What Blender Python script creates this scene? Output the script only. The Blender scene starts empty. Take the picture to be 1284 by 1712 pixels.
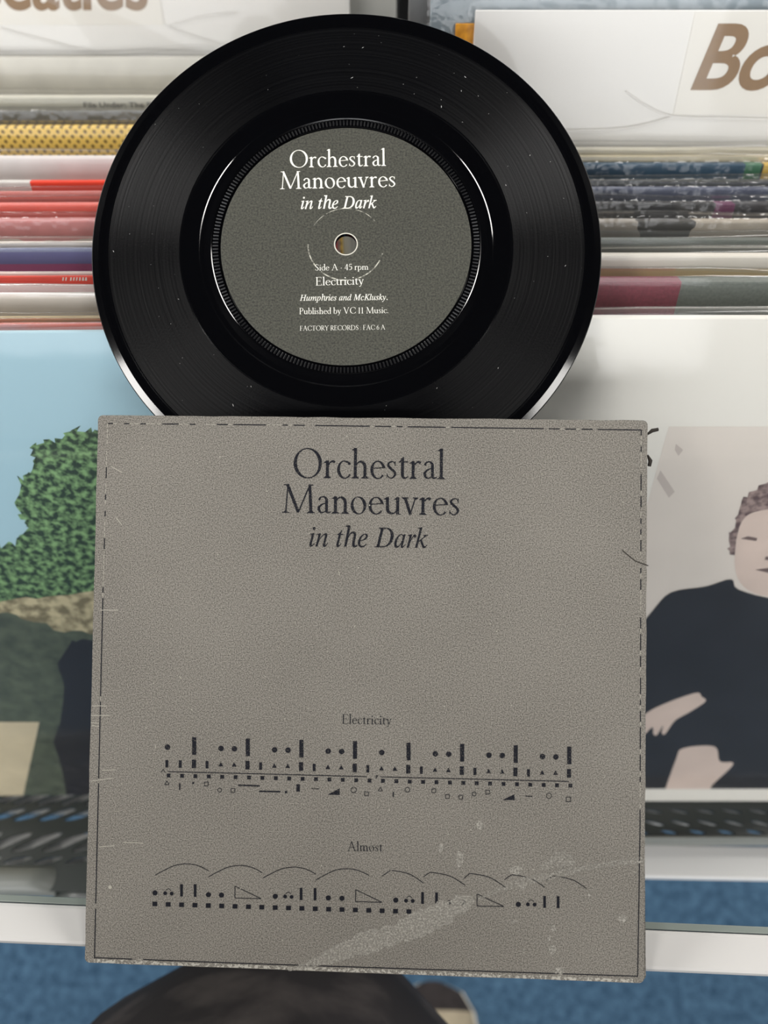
import bpy, bmesh, math, random
from mathutils import Vector, Matrix
random.seed(7)
SC = bpy.context.scene
COL = SC.collection
# ------------------------------------------------------------------ camera
FPX, CX, CY = 1286.0, 642.0, 856.0            # focal length and centre in pixels of the 1284x1712 frame
PITCH = math.radians(52)
CAM = Vector((0, 0, 1.30))
AX = Vector((1, 0, 0)); AU = Vector((0, math.sin(PITCH), math.cos(PITCH))); AF = Vector((0, math.cos(PITCH), -math.sin(PITCH)))
cam = bpy.data.cameras.new('camera'); cam_o = bpy.data.objects.new('camera', cam); COL.objects.link(cam_o)
cam_o.location = CAM; cam_o.rotation_euler = (math.radians(90)-PITCH, 0, 0)
cam.sensor_fit = 'AUTO'; cam.sensor_width = 36; cam.lens = FPX/1712*36; cam.clip_start = .01
cam.dof.use_dof = True; cam.dof.focus_distance = .262; cam.dof.aperture_fstop = cam.lens/3.4
SC.camera = cam_o
# ------------------------------------------------------------------ world, lamps, exposure
w = bpy.data.worlds.new('world'); SC.world = w; w.use_nodes = True
w.node_tree.nodes['Background'].inputs[0].default_value = (.9, .95, 1, 1); w.node_tree.nodes['Background'].inputs[1].default_value = .05
SC.view_settings.view_transform = 'Standard'; SC.view_settings.look = 'None'; SC.view_settings.gamma = 1
SC.view_settings.use_curve_mapping = False; SC.view_settings.exposure = 1.1
SC.cycles.use_denoising = True; SC.cycles.transparent_max_bounces = 16
CEIL = 2.70
def area(name, w_, h_, energy, loc_, rot=(0, 0, 0), col=(1, .975, .94)):
    a = bpy.data.lights.new(name, 'AREA'); a.shape = 'RECTANGLE'; a.size = w_; a.size_y = h_; a.energy = energy; a.color = col
    o = bpy.data.objects.new(name, a); COL.objects.link(o); o.location = loc_; o.rotation_euler = rot; return o
for (lx, ly, lw, ww) in [(-1.80, 1.25, 30, .6), (1.45, 1.25, 29, .6), (-1.42, -.97, 13, .3), (1.06, -1.03, 7, .22), (-1.80, 3.2, 16, .6), (1.45, 3.2, 16, .6)]:
    area('ceiling_panel', ww, 1.2, lw, (lx, ly, CEIL-.01))
# added frontal fill light, set in a made-up window behind the photographer
area('added_front_fill', 4.4, 1.6, 39, (-.95, -2.56, 1.55), (math.radians(90), 0, 0), (.97, .98, 1))
# ------------------------------------------------------------------ helpers
def ray(px, py): return AX*((px-CX)/FPX)+AU*((CY-py)/FPX)+AF
def cam2w(x, y, z): return CAM+AX*x+AU*y+AF*z
def at_z(px, py, z):
    d = ray(px, py); return CAM+d*((z-CAM.z)/d.z)
def on_plane(px, py, o, n):
    d = ray(px, py); return CAM+d*((o-CAM).dot(n)/d.dot(n))
def frame(o, ex, ey, ez):
    M = Matrix.Identity(4)
    for i, c in enumerate((ex, ey, ez)):
        for r in range(3): M[r][i] = c[r]
    for r in range(3): M[r][3] = o[r]
    return M
def loc(M, px, py):
    n = Vector((M[0][2], M[1][2], M[2][2])); P = on_plane(px, py, M.translation, n)
    q = M.inverted() @ P; return (q.x, q.y)
def srgb(r, g, b):
    f = lambda c: (c/255/12.92) if c/255 <= .04045 else ((c/255+.055)/1.055)**2.4
    return (f(r), f(g), f(b), 1)
def empty(name, M, label=None, cat=None, group=None):
    o = bpy.data.objects.new(name, None); COL.objects.link(o); o.empty_display_size = .02
    o.matrix_world = M; tag(o, label, cat, group); return o
def tag(o, label=None, cat=None, group=None, kind=None):
    if label: o['label'] = label
    if cat: o['category'] = cat
    if group: o['group'] = group
    if kind: o['kind'] = kind
    return o
def obj(name, V, F, mats, parent=None, smooth=False, midx=None, M=None):
    me = bpy.data.meshes.new(name); me.from_pydata([tuple(v) for v in V], [], F)
    for m in (mats if isinstance(mats, (list, tuple)) else [mats]): me.materials.append(m)
    if midx: me.polygons.foreach_set('material_index', midx)
    if smooth: me.polygons.foreach_set('use_smooth', [True]*len(me.polygons))
    me.validate(); me.update()
    o = bpy.data.objects.new(name, me); COL.objects.link(o)
    if parent: o.parent = parent
    if M is not None: o.matrix_world = M
    return o
def bm_obj(name, bm, mats, parent=None, smooth=False):
    me = bpy.data.meshes.new(name); bm.to_mesh(me); bm.free()
    for m in (mats if isinstance(mats, (list, tuple)) else [mats]): me.materials.append(m)
    if smooth: me.polygons.foreach_set('use_smooth', [True]*len(me.polygons))
    o = bpy.data.objects.new(name, me); COL.objects.link(o)
    if parent: o.parent = parent
    return o
def bm_box(bm, x0, x1, y0, y1, z0, z1, bev=0, seg=2):
    r = bmesh.ops.create_cube(bm, size=1)
    for v in r['verts']: v.co = Vector(((x0+x1)/2+v.co.x*(x1-x0), (y0+y1)/2+v.co.y*(y1-y0), (z0+z1)/2+v.co.z*(z1-z0)))
    if bev:
        es = list({e for v in r['verts'] for e in v.link_edges})
        bmesh.ops.bevel(bm, geom=es, offset=bev, segments=seg, affect='EDGES', profile=.5)
def box(name, x0, x1, y0, y1, z0, z1, mat, parent=None, bev=0, seg=2):
    bm = bmesh.new(); bm_box(bm, x0, x1, y0, y1, z0, z1, bev, seg); return bm_obj(name, bm, mat, parent)
def tube(name, P, r, mat, parent=None, n=6, flat=1.0):
    P = [Vector(p) for p in P]; V = []; F = []
    for i, p in enumerate(P):
        t = (P[min(i+1, len(P)-1)]-P[max(i-1, 0)]).normalized(); a = Vector((0, 0, 1)) if abs(t.z) < .9 else Vector((1, 0, 0))
        u = t.cross(a).normalized(); v = u.cross(t).normalized()
        rr = r[i] if isinstance(r, (list, tuple)) else r
        for k in range(n): V.append(p+u*(rr*math.cos(2*math.pi*k/n))+v*(rr*flat*math.sin(2*math.pi*k/n)))
    for i in range(len(P)-1):
        for k in range(n): F.append((i*n+k, i*n+(k+1) % n, (i+1)*n+(k+1) % n, (i+1)*n+k))
    return obj(name, V, F, mat, parent, True)
# ------------------------------------------------------------------ materials
def nt(name):
    m = bpy.data.materials.new(name); m.use_nodes = True; return m, m.node_tree, m.node_tree.nodes['Principled BSDF']
def mat(name, col, rough=.5, spec=.5, noise=0, nscale=50, bump=0, bscale=None, metal=0, coat=0, col2=None, detail=4, sharp=None):
    m, t, p = nt(name)
    p.inputs['Base Color'].default_value = col; p.inputs['Roughness'].default_value = rough
    p.inputs['Specular IOR Level'].default_value = spec; p.inputs['Metallic'].default_value = metal; p.inputs['Coat Weight'].default_value = coat
    if noise or col2 or bump: tc = t.nodes.new('ShaderNodeTexCoord')
    if noise or col2:
        n = t.nodes.new('ShaderNodeTexNoise'); n.inputs['Scale'].default_value = nscale; n.inputs['Detail'].default_value = detail
        t.links.new(tc.outputs['Object'], n.inputs['Vector'])
        r = t.nodes.new('ShaderNodeValToRGB'); c2 = col2 or tuple(min(1, c*(1+noise)) for c in col[:3])+(1,)
        c1 = col if col2 else tuple(max(0, c*(1-noise)) for c in col[:3])+(1,)
        lo, hi = sharp or (.3, .7)
        r.color_ramp.elements[0].position = lo; r.color_ramp.elements[1].position = hi
        r.color_ramp.elements[0].color = c1; r.color_ramp.elements[1].color = c2
        t.links.new(n.outputs['Fac'], r.inputs['Fac']); t.links.new(r.outputs['Color'], p.inputs['Base Color'])
    if bump:
        b = t.nodes.new('ShaderNodeBump'); b.inputs['Strength'].default_value = bump; b.inputs['Distance'].default_value = .001
        n2 = t.nodes.new('ShaderNodeTexNoise'); n2.inputs['Scale'].default_value = bscale or nscale; n2.inputs['Detail'].default_value = 3
        t.links.new(tc.outputs['Object'], n2.inputs['Vector']); t.links.new(n2.outputs['Fac'], b.inputs['Height']); t.links.new(b.outputs['Normal'], p.inputs['Normal'])
    return m
def bands(name, stops, rough=.45, axis='X', noise=.12, nscale=120, wob=0.0):
    """print made of colour bands along one local axis: stops = [(metres, colour), ...]"""
    m, t, p = nt(name); p.inputs['Roughness'].default_value = rough
    tc = t.nodes.new('ShaderNodeTexCoord'); s = t.nodes.new('ShaderNodeSeparateXYZ'); t.links.new(tc.outputs['Object'], s.inputs[0])
    mr = t.nodes.new('ShaderNodeMapRange'); lo, hi = stops[0][0]-.001, stops[-1][0]+.1
    mr.inputs['From Min'].default_value = lo; mr.inputs['From Max'].default_value = hi
    src = s.outputs[axis]
    if wob:
        nz = t.nodes.new('ShaderNodeTexNoise'); nz.inputs['Scale'].default_value = 90; t.links.new(tc.outputs['Object'], nz.inputs['Vector'])
        ma = t.nodes.new('ShaderNodeMath'); ma.operation = 'MULTIPLY_ADD'; ma.inputs[1].default_value = wob; t.links.new(nz.outputs['Fac'], ma.inputs[0]); t.links.new(src, ma.inputs[2]); src = ma.outputs[0]
    t.links.new(src, mr.inputs['Value'])
    r = t.nodes.new('ShaderNodeValToRGB'); r.color_ramp.interpolation = 'CONSTANT'
    while len(r.color_ramp.elements) < len(stops): r.color_ramp.elements.new(.5)
    for e, (x, c) in zip(r.color_ramp.elements, stops): e.position = (x-lo)/(hi-lo); e.color = c
    t.links.new(mr.outputs[0], r.inputs['Fac'])
    n = t.nodes.new('ShaderNodeTexNoise'); n.inputs['Scale'].default_value = nscale; t.links.new(tc.outputs['Object'], n.inputs['Vector'])
    mx = t.nodes.new('ShaderNodeMix'); mx.data_type = 'RGBA'; mx.blend_type = 'MULTIPLY'; mx.inputs['Factor'].default_value = noise*3
    t.links.new(r.outputs['Color'], mx.inputs['A']); t.links.new(n.outputs['Fac'], mx.inputs['B']); t.links.new(mx.outputs['Result'], p.inputs['Base Color'])
    return m
def film(name, gloss=.1, milk=.06, rough=.06, tint=(1, 1, 1, 1), bump=0, bscale=30):
    """thin clear plastic: mostly see-through, a little milky, glossy by angle"""
    m = bpy.data.materials.new(name); m.use_nodes = True; t = m.node_tree; t.nodes.clear()
    out = t.nodes.new('ShaderNodeOutputMaterial'); tr = t.nodes.new('ShaderNodeBsdfTransparent'); tr.inputs[0].default_value = tint
    df = t.nodes.new('ShaderNodeBsdfDiffuse'); df.inputs[0].default_value = (.8, .8, .78, 1)
    gl = t.nodes.new('ShaderNodeBsdfGlossy'); gl.inputs['Roughness'].default_value = rough
    m1 = t.nodes.new('ShaderNodeMixShader'); m1.inputs[0].default_value = milk; t.links.new(tr.outputs[0], m1.inputs[1]); t.links.new(df.outputs[0], m1.inputs[2])
    lw = t.nodes.new('ShaderNodeLayerWeight'); lw.inputs['Blend'].default_value = .35
    ma = t.nodes.new('ShaderNodeMath'); ma.operation = 'MULTIPLY_ADD'; ma.inputs[1].default_value = .3; ma.inputs[2].default_value = gloss; ma.use_clamp = True
    t.links.new(lw.outputs['Fresnel'], ma.inputs[0])
    m2 = t.nodes.new('ShaderNodeMixShader'); t.links.new(ma.outputs[0], m2.inputs[0]); t.links.new(m1.outputs[0], m2.inputs[1]); t.links.new(gl.outputs[0], m2.inputs[2]); t.links.new(m2.outputs[0], out.inputs[0])
    if bump:
        tc = t.nodes.new('ShaderNodeTexCoord'); n = t.nodes.new('ShaderNodeTexNoise'); n.inputs['Scale'].default_value = bscale; t.links.new(tc.outputs['Object'], n.inputs['Vector'])
        b = t.nodes.new('ShaderNodeBump'); b.inputs['Strength'].default_value = bump; b.inputs['Distance'].default_value = .002
        t.links.new(n.outputs['Fac'], b.inputs['Height']); t.links.new(b.outputs['Normal'], gl.inputs['Normal'])
    return m
def worn(name, col, scale=900, lo=.45, hi=.6, rough=.8):
    """patchy wear: noise decides where the worn colour shows"""
    m = bpy.data.materials.new(name); m.use_nodes = True; t = m.node_tree; p = t.nodes['Principled BSDF']
    p.inputs['Base Color'].default_value = col; p.inputs['Roughness'].default_value = rough
    tc = t.nodes.new('ShaderNodeTexCoord'); n = t.nodes.new('ShaderNodeTexNoise'); n.inputs['Scale'].default_value = scale; n.inputs['Detail'].default_value = 6
    t.links.new(tc.outputs['Object'], n.inputs['Vector']); r = t.nodes.new('ShaderNodeMapRange'); r.inputs['From Min'].default_value = lo; r.inputs['From Max'].default_value = hi
    t.links.new(n.outputs['Fac'], r.inputs['Value']); t.links.new(r.outputs[0], p.inputs['Alpha']); return m
WHITE_METAL = mat('white_painted_steel', srgb(194, 192, 189), .4, .5)
GREY_STRIP = mat('grey_edge_strip', srgb(120, 128, 122), .3, .5)
GAP_SHADE = mat('gap_shade', srgb(22, 22, 24), .5)  # near-black colour for the shade in the gap between bins
GREY_STEEL = mat('grey_steel', srgb(120, 122, 122), .4)
CLEAR = film('clear_plastic', .02, .02, .08, bump=.15)
CLEAR2 = film('crinkled_clear_plastic', .03, .02, .12, bump=.5, bscale=140)
PAPER = mat('white_board_edge', srgb(225, 220, 208), .8, .2)
# ---- a small old-style serif alphabet drawn as pen strokes (cap height 1) ----
def _cr(P, n=8):
    out = []
    Q = [P[0]] + list(P) + [P[-1]]
    for i in range(1, len(Q)-2):
        for k in range(n):
            t = k/n
            out.append(tuple(0.5*((2*b)+(c-a)*t+(2*a-5*b+4*c-d)*t*t+(3*b-a-3*c+d)*t**3) for a, b, c, d in zip(Q[i-1], Q[i], Q[i+1], Q[i+2])))
    out.append(tuple(P[-1]))
    return out
def g_stroke(P, smooth=True):
    # P: (x, y, width) -> strip of quads
    S = _cr(P) if smooth else [tuple(p) for p in P]
    L, R = [], []
    for i, (x, y, w) in enumerate(S):
        a = S[max(0, i-1)]; b = S[min(len(S)-1, i+1)]
        dx, dy = b[0]-a[0], b[1]-a[1]; d = math.hypot(dx, dy) or 1
        nx, ny = -dy/d*w/2, dx/d*w/2
        L.append((x+nx, y+ny)); R.append((x-nx, y-ny))
    return [[L[i], L[i+1], R[i+1], R[i]] for i in range(len(S)-1)]
def g_ring(cx, cy, rx, ry, a0=0, a1=360, sx=.1, hx=.04, tilt=0, n=28):
    out = []; t = math.radians(tilt)
    def pt(a, ax, ay):
        a = math.radians(a); x, y = ax*math.cos(a), ay*math.sin(a)
        return (cx+x, cy+y)
    def inn(a):
        a = math.radians(a); x, y = (rx-sx)*math.cos(a), (ry-hx)*math.sin(a)
        return (cx+x*math.cos(t)-y*math.sin(t)*.5, cy+x*math.sin(t)*.5+y)
    for i in range(n):
        p, q = a0+(a1-a0)*i/n, a0+(a1-a0)*(i+1)/n
        out.append([pt(p, rx, ry), pt(q, rx, ry), inn(q), inn(p)])
    return out
def g_rect(x0, y0, x1, y1): return [[(x0, y0), (x1, y0), (x1, y1), (x0, y1)]]
def g_serif(x, y, w=.25, up=True, h=.03, s=.1):
    k = 1 if up else -1
    return [[(x-w/2, y), (x+w/2, y), (x+w/2, y+k*h), (x-w/2, y+k*h)],
            [(x-s/2-.055, y+k*h), (x+s/2+.055, y+k*h), (x+s/2, y+k*(h+.05)), (x-s/2, y+k*(h+.05))]]
def g_stem(x, y0, y1, s=.1): return g_rect(x-s/2, y0, x+s/2, y1)
def g_flag(x, y, s=.1): return [[(x-s/2-.085, y-.075), (x-s/2, y-.095), (x-s/2, y-.02)], [(x-s/2-.085, y-.075), (x-s/2, y-.05), (x+s/2, y), (x+s/2, y-.1)], [(x-s/2, y-.1), (x+s/2, y-.1), (x+s/2, y)]]
X = .6
def _arch(x0, x1, s=.1, top=X):
    return g_stroke([(x0+.03, top-.16, .03), (x0+(x1-x0)*.3, top-.06, .045), (x0+(x1-x0)*.62, top-.035, .08), (x1-.03, top-.11, .1), (x1, top-.22, s)]) + g_stem(x1, 0, top-.21, s)
def _low_n(): return g_stem(.14, 0, X)+g_flag(.14, X)+g_serif(.14, 0)+_arch(.14, .46)+g_serif(.46, 0)
def _diag(a, b, w): return g_stroke([(a[0], a[1], w), (b[0], b[1], w)], False)
def make_glyphs():
    G = {}
    G['O'] = (1.02, g_ring(.51, .5, .47, .515, sx=.105, hx=.04, tilt=14, n=48))
    G['C'] = (.88, g_ring(.51, .5, .46, .515, 42, 322, sx=.105, hx=.04, tilt=10, n=36)+g_rect(.82, .66, .85, .9)+g_rect(.84, .12, .865, .3))
    G['D'] = (1.0, g_stem(.18, 0, 1)+g_serif(.18, 0)+g_serif(.18, 1, up=False)+g_stroke([(.2, .98, .04), (.5, .965, .05), (.78, .8, .085), (.88, .5, .105), (.78, .2, .085), (.5, .035, .05), (.2, .02, .04)]))
    G['M'] = (1.14, g_stroke([(.22, .98, .04), (.19, .5, .042), (.16, .02, .045)])+g_serif(.16, 0, .24, s=.04)+_diag((.2, 1), (.57, .03), .1)+_diag((.57, .02), (.94, 1), .045)+g_stroke([(.93, 1, .09), (.96, .5, .1), (.98, 0, .1)])+g_serif(.98, 0, .27)+g_rect(.08, .965, .25, 1)+g_rect(.88, .965, 1.05, 1))
    G['E'] = (.7, g_stem(.18, 0, 1)+g_rect(.06, .965, .6, 1)+g_rect(.06, 0, .63, .035)+g_rect(.2, .5, .5, .535)+g_rect(.575, .82, .605, 1)+g_rect(.6, 0, .635, .2)+g_rect(.475, .43, .5, .61))
    G['F'] = (.64, g_stem(.18, 0, 1)+g_rect(.06, .965, .58, 1)+g_serif(.18, 0)+g_rect(.2, .5, .48, .535)+g_rect(.555, .82, .585, 1)+g_rect(.455, .43, .48, .61))
    G['A'] = (.92, _diag((.16, .02), (.45, 1), .045)+_diag((.44, 1.02), (.78, .02), .1)+g_rect(.28, .36, .62, .395)+g_serif(.15, 0, .22, s=.04)+g_serif(.78, 0, .26))
    G['V'] = (.9, _diag((.15, .98), (.47, 0), .1)+_diag((.46, .0), (.75, .98), .045)+g_serif(.14, 1, .26, False)+g_serif(.76, 1, .2, False, s=.04))
    G['S'] = (.62, g_stroke([(.5, .8, .03), (.4, .95, .04), (.24, .96, .06), (.12, .8, .09), (.2, .62, .11), (.38, .45, .115), (.5, .27, .1), (.42, .07, .06), (.25, .03, .04), (.1, .2, .03)])+g_rect(.485, .72, .51, .95)+g_rect(.09, .06, .115, .28))
    G['P'] = (.66, g_stem(.18, 0, 1)+g_serif(.18, 0)+g_stroke([(.06, .98, .035), (.36, .975, .045), (.55, .84, .09), (.55, .64, .09), (.4, .49, .05), (.22, .47, .035)]))
    G['R'] = (.74, G['P'][1]+_diag((.34, .5), (.66, .03), .1)+g_rect(.62, 0, .78, .035))
    G['H'] = (.96, g_stem(.18, 0, 1)+g_stem(.78, 0, 1)+g_rect(.2, .5, .76, .535)+g_serif(.18, 0)+g_serif(.78, 0)+g_serif(.18, 1, up=False)+g_serif(.78, 1, up=False))
    G['T'] = (.8, g_stem(.4, 0, 1)+g_serif(.4, 0)+g_rect(.05, .965, .75, 1)+g_rect(.04, .8, .07, 1)+g_rect(.73, .8, .76, 1))
    G['Y'] = (.84, g_stem(.42, 0, .5)+g_serif(.42, 0)+_diag((.14, .98), (.43, .46), .095)+_diag((.42, .47), (.7, .98), .045)+g_serif(.13, 1, .24, False)+g_serif(.71, 1, .2, False, s=.04))
    G['K'] = (.84, g_stem(.18, 0, 1)+g_serif(.18, 0)+g_serif(.18, 1, up=False)+_diag((.22, .5), (.64, .98), .045)+_diag((.34, .58), (.74, .02), .1)+g_rect(.54, .965, .74, 1)+g_rect(.68, 0, .84, .035))
    G['l'] = (.28, g_stem(.14, 0, 1.03)+g_flag(.14, 1.03)+g_serif(.14, 0))
    G['i'] = (.28, g_stem(.14, 0, X)+g_flag(.14, X)+g_serif(.14, 0)+g_ring(.14, .84, .065, .065, sx=.064, hx=.064, n=12))
    G['n'] = (.6, _low_n())
    G['h'] = (.6, g_stem(.14, 0, 1.03)+g_flag(.14, 1.03)+g_serif(.14, 0)+_arch(.14, .46)+g_serif(.46, 0))
    G['m'] = (.92, _low_n()+_arch(.46, .78)+g_serif(.78, 0))
    G['u'] = (.6, g_stem(.13, .2, X)+g_flag(.13, X)+g_stroke([(.13, .22, .1), (.16, .1, .1), (.26, .035, .07), (.36, .06, .045), (.44, .15, .03)])+g_stem(.46, 0, X)+g_flag(.46, X)+g_rect(.46, 0, .57, .03))
    G['r'] = (.42, g_stem(.14, 0, X)+g_flag(.14, X)+g_serif(.14, 0)+g_stroke([(.17, .43, .03), (.24, .54, .05), (.32, .57, .08), (.385, .53, .09)]))
    G['o'] = (.58, g_ring(.29, .295, .255, .31, sx=.09, hx=.035, tilt=20, n=32))
    G['c'] = (.5, g_ring(.29, .295, .25, .31, 50, 325, sx=.095, hx=.04, tilt=14)+g_ring(.44, .5, .05, .05, sx=.049, hx=.049, n=10))
    G['e'] = (.52, g_ring(.285, .295, .25, .31, 10, 322, sx=.095, hx=.04, tilt=8)+g_stroke([(.09, .34, .035), (.52, .38, .035)], False))
    G['a'] = (.5, g_stroke([(.1, .46, .08), (.15, .55, .055), (.26, .58, .05), (.34, .5, .09), (.35, .38, .095)])+g_stem(.35, .06, .4, .095)+g_stroke([(.35, .08, .09), (.4, .035, .06), (.5, .06, .03)])+g_stroke([(.35, .37, .03), (.2, .31, .05), (.1, .19, .09), (.15, .05, .07), (.25, .04, .04), (.34, .11, .03)]))
    G['s'] = (.42, g_stroke([(.33, .5, .03), (.26, .575, .035), (.15, .55, .055), (.1, .46, .075), (.17, .36, .085), (.28, .26, .085), (.33, .15, .075), (.26, .045, .05), (.16, .025, .035), (.07, .12, .03)])+g_rect(.32, .43, .345, .58)+g_rect(.055, .03, .08, .18))
    G['t'] = (.36, g_stem(.15, .12, .7)+g_rect(.03, .55, .33, .59)+[[(.03, .55), (.1, .55), (.2, .74), (.17, .74)]]+g_stroke([(.15, .13, .1), (.18, .05, .085), (.25, .03, .055), (.34, .08, .03)]))
    G['v'] = (.54, _diag((.1, X-.02), (.28, .0), .095)+_diag((.27, .0), (.43, X-.02), .04)+g_serif(.1, X, .22, False)+g_serif(.44, X, .17, False, s=.04))
    G['y'] = (.54, _diag((.1, X-.02), (.29, .0), .095)+g_stroke([(.44, X-.02, .04), (.28, .0, .045), (.2, -.2, .045), (.07, -.24, .07)])+g_serif(.1, X, .22, False)+g_serif(.45, X, .17, False, s=.04))
    G['d'] = (.58, g_ring(.29, .295, .25, .31, 40, 330, sx=.095, hx=.04, tilt=14)+g_stem(.46, .02, 1.03)+g_flag(.46, 1.03)+g_rect(.46, 0, .57, .03))
    G['b'] = (.58, g_stem(.13, .04, 1.03)+g_flag(.13, 1.03)+g_ring(.3, .295, .25, .31, -150, 140, sx=.095, hx=.04, tilt=-10))
    G['p'] = (.6, g_stem(.14, -.27, X)+g_flag(.14, X)+g_serif(.14, -.27)+g_ring(.31, .295, .25, .31, -145, 140, sx=.095, hx=.04, tilt=-10))
    G['.'] = (.26, g_ring(.12, .055, .06, .06, sx=.059, hx=.059, n=10))
    G['\u00b7'] = (.3, g_ring(.15, .33, .055, .055, sx=.054, hx=.054, n=10))
    G[':'] = (.26, g_ring(.12, .09, .05, .05, sx=.049, hx=.049, n=8)+g_ring(.12, .42, .05, .05, sx=.049, hx=.049, n=8))
    G['1'] = (.42, g_stem(.2, 0, .95)+g_serif(.2, 0)+g_flag(.2, .95))
    G['4'] = (.56, g_stem(.38, 0, .95)+_diag((.06, .27), (.36, .93), .045)+g_rect(.04, .24, .52, .28)+g_serif(.38, 0, .2))
    G['5'] = (.52, g_rect(.14, .88, .46, .95)+_diag((.14, .92), (.11, .52), .04)+g_stroke([(.11, .53, .035), (.28, .58, .06), (.43, .45, .1), (.44, .25, .1), (.3, .05, .06), (.07, .05, .05)]))
    G['6'] = (.56, g_ring(.29, .3, .23, .31, sx=.09, hx=.035)+g_stroke([(.075, .32, .07), (.14, .62, .075), (.3, .85, .05), (.46, .96, .03)]))
    G[' '] = (.28, [])
    return G
GLYPHS = make_glyphs()
def text_polys(s, track=0.0):
    x = 0; out = []
    for ch in s:
        adv, P = GLYPHS[ch]
        out += [[(p[0]+x, p[1]) for p in poly] for poly in P]
        x += adv+track
    return out, x-track
# ------------------------------------------------------------------ flat lettering and marks
def decal(name, polys, M, m, parent, lift=4e-5, midx=None):
    """polys in the local plane of the parent, laid just above its surface"""
    V = []; F = []
    for k, p in enumerate(polys):
        F.append(list(range(len(V), len(V)+len(p)))); V += [(q[0], q[1], lift+(k % 7)*2e-6) for q in p]
    me = bpy.data.meshes.new(name); me.from_pydata(V, [], F)
    for mm in (m if isinstance(m, (list, tuple)) else [m]): me.materials.append(mm)
    if midx: me.polygons.foreach_set('material_index', midx)
    me.update()
    bm = bmesh.new(); bm.from_mesh(me); bm.normal_update()
    bmesh.ops.reverse_faces(bm, faces=[f for f in bm.faces if f.normal.z < 0]); bm.to_mesh(me); bm.free()
    o = bpy.data.objects.new(name, me); COL.objects.link(o); o.parent = parent; return o
def fit_polys(P, w, M, x0, y0, x1, y1, cap):
    """lay lettering polys (width w, cap height 1) between two baseline pixels"""
    A = Vector(loc(M, x0, y0)); B = Vector(loc(M, x1, y1)); d = B-A; L = d.length; d /= L
    n = Vector((-d.y, d.x)); h = (Vector(loc(M, x0, y0-cap))-A).length
    return [[tuple(A+d*(x/w*L)+n*(y*h)) for x, y in p] for p in P]
def serif(s, M, x0, y0, x1, y1, cap, track=0):
    P, wd = text_polys(s, track); xs = [x for p in P for x, y in p]; a = min(xs)
    P = [[(x-a, y) for x, y in p] for p in P]
    return fit_polys(P, max(xs)-a, M, x0, y0, x1, y1, cap)
def font_polys(s, shear=0, offset=0, italic=False):
    if italic:
        r = ''
        for ch in s:
            if ch.isupper(): r += chr(0x1D434+ord(ch)-65)
            elif ch == 'h': r += '\u210e'
            elif ch.islower(): r += chr(0x1D44E+ord(ch)-97)
            else: r += ch
        s = r
    c = bpy.data.curves.new('lettering', 'FONT'); c.body = s; c.size = 1; c.shear = shear; c.offset = offset; c.resolution_u = 6
    o = bpy.data.objects.new('lettering', c); COL.objects.link(o)
    dg = bpy.context.evaluated_depsgraph_get(); me = o.evaluated_get(dg).to_mesh()
    P = [[(me.vertices[i].co.x, me.vertices[i].co.y) for i in f.vertices] for f in me.polygons]
    o.evaluated_get(dg).to_mesh_clear(); bpy.data.objects.remove(o); bpy.data.curves.remove(c)
    return P
def font(s, M, x0, y0, x1, y1, cap, capu=.7, **kw):
    P = font_polys(s, **kw); xs = [x for p in P for x, y in p]; a = min(xs)
    P = [[(x-a, y/capu) for x, y in p] for p in P]
    return fit_polys(P, max(xs)-a, M, x0, y0, x1, y1, cap)
def pxpoly(M, pts): return [loc(M, x, y) for x, y in pts]
def px_rect(M, cx, cy, w, h): return pxpoly(M, [(cx-w/2, cy-h/2), (cx+w/2, cy-h/2), (cx+w/2, cy+h/2), (cx-w/2, cy+h/2)])
def px_dot(M, cx, cy, r, n=14): return pxpoly(M, [(cx+r*math.cos(2*math.pi*k/n), cy+r*math.sin(2*math.pi*k/n)) for k in range(n)])
def px_line(M, pts, wd):
    out = []
    for (a, b) in zip(pts[:-1], pts[1:]):
        d = math.hypot(b[0]-a[0], b[1]-a[1]) or 1; nx, ny = -(b[1]-a[1])/d*wd/2, (b[0]-a[0])/d*wd/2
        out.append(pxpoly(M, [(a[0]+nx, a[1]+ny), (b[0]+nx, b[1]+ny), (b[0]-nx, b[1]-ny), (a[0]-nx, a[1]-ny)]))
    return out
def px_ring(M, cx, cy, r, wd=1.2, n=16): return px_line(M, [(cx+r*math.cos(2*math.pi*k/n), cy+r*math.sin(2*math.pi*k/n)) for k in range(n+1)], wd)
def px_arc(M, a, pk, b, wd=1.3, n=14):
    # a hump through three points
    S = _cr([(a[0], a[1]), ((a[0]*.45+pk[0]*.55), a[1]*.22+pk[1]*.78), pk, ((b[0]*.55+pk[0]*.45), b[1]*.3+pk[1]*.7), (b[0], b[1])], 5)
    return px_line(M, S, wd)
# ------------------------------------------------------------------ poses of the single and its sleeve (camera frame -> world)
def pose(rx, ry, rz, c):
    rx, ry, rz = (math.radians(a) for a in (rx, ry, rz))
    R = Matrix.Rotation(rz, 3, 'Z') @ Matrix.Rotation(ry, 3, 'Y') @ Matrix.Rotation(rx, 3, 'X')
    tow = lambda v: AX*v[0]+AU*v[1]+AF*v[2]
    return cam2w(*c), tow(R.col[0]), tow(R.col[1]), -tow(R.col[2])
_o, _x, _y, _n = pose(1.4245, 2.1967, -.8108, (-.00626, -.05909, .25144))
SW, SH = .1815, .1804
M_SLEEVE = frame(_o-_y*(SH/2), _x, _y, _n)          # origin: middle of the bottom edge of the front face
_o, _x, _y, _n = pose(7.5, .5, 0, (-.01321, .09293, .26685))
M_REC = frame(_o, _x, _y, _n)
REC_BACK = _o-_n*.0052
REC_N = _n.copy()
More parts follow.
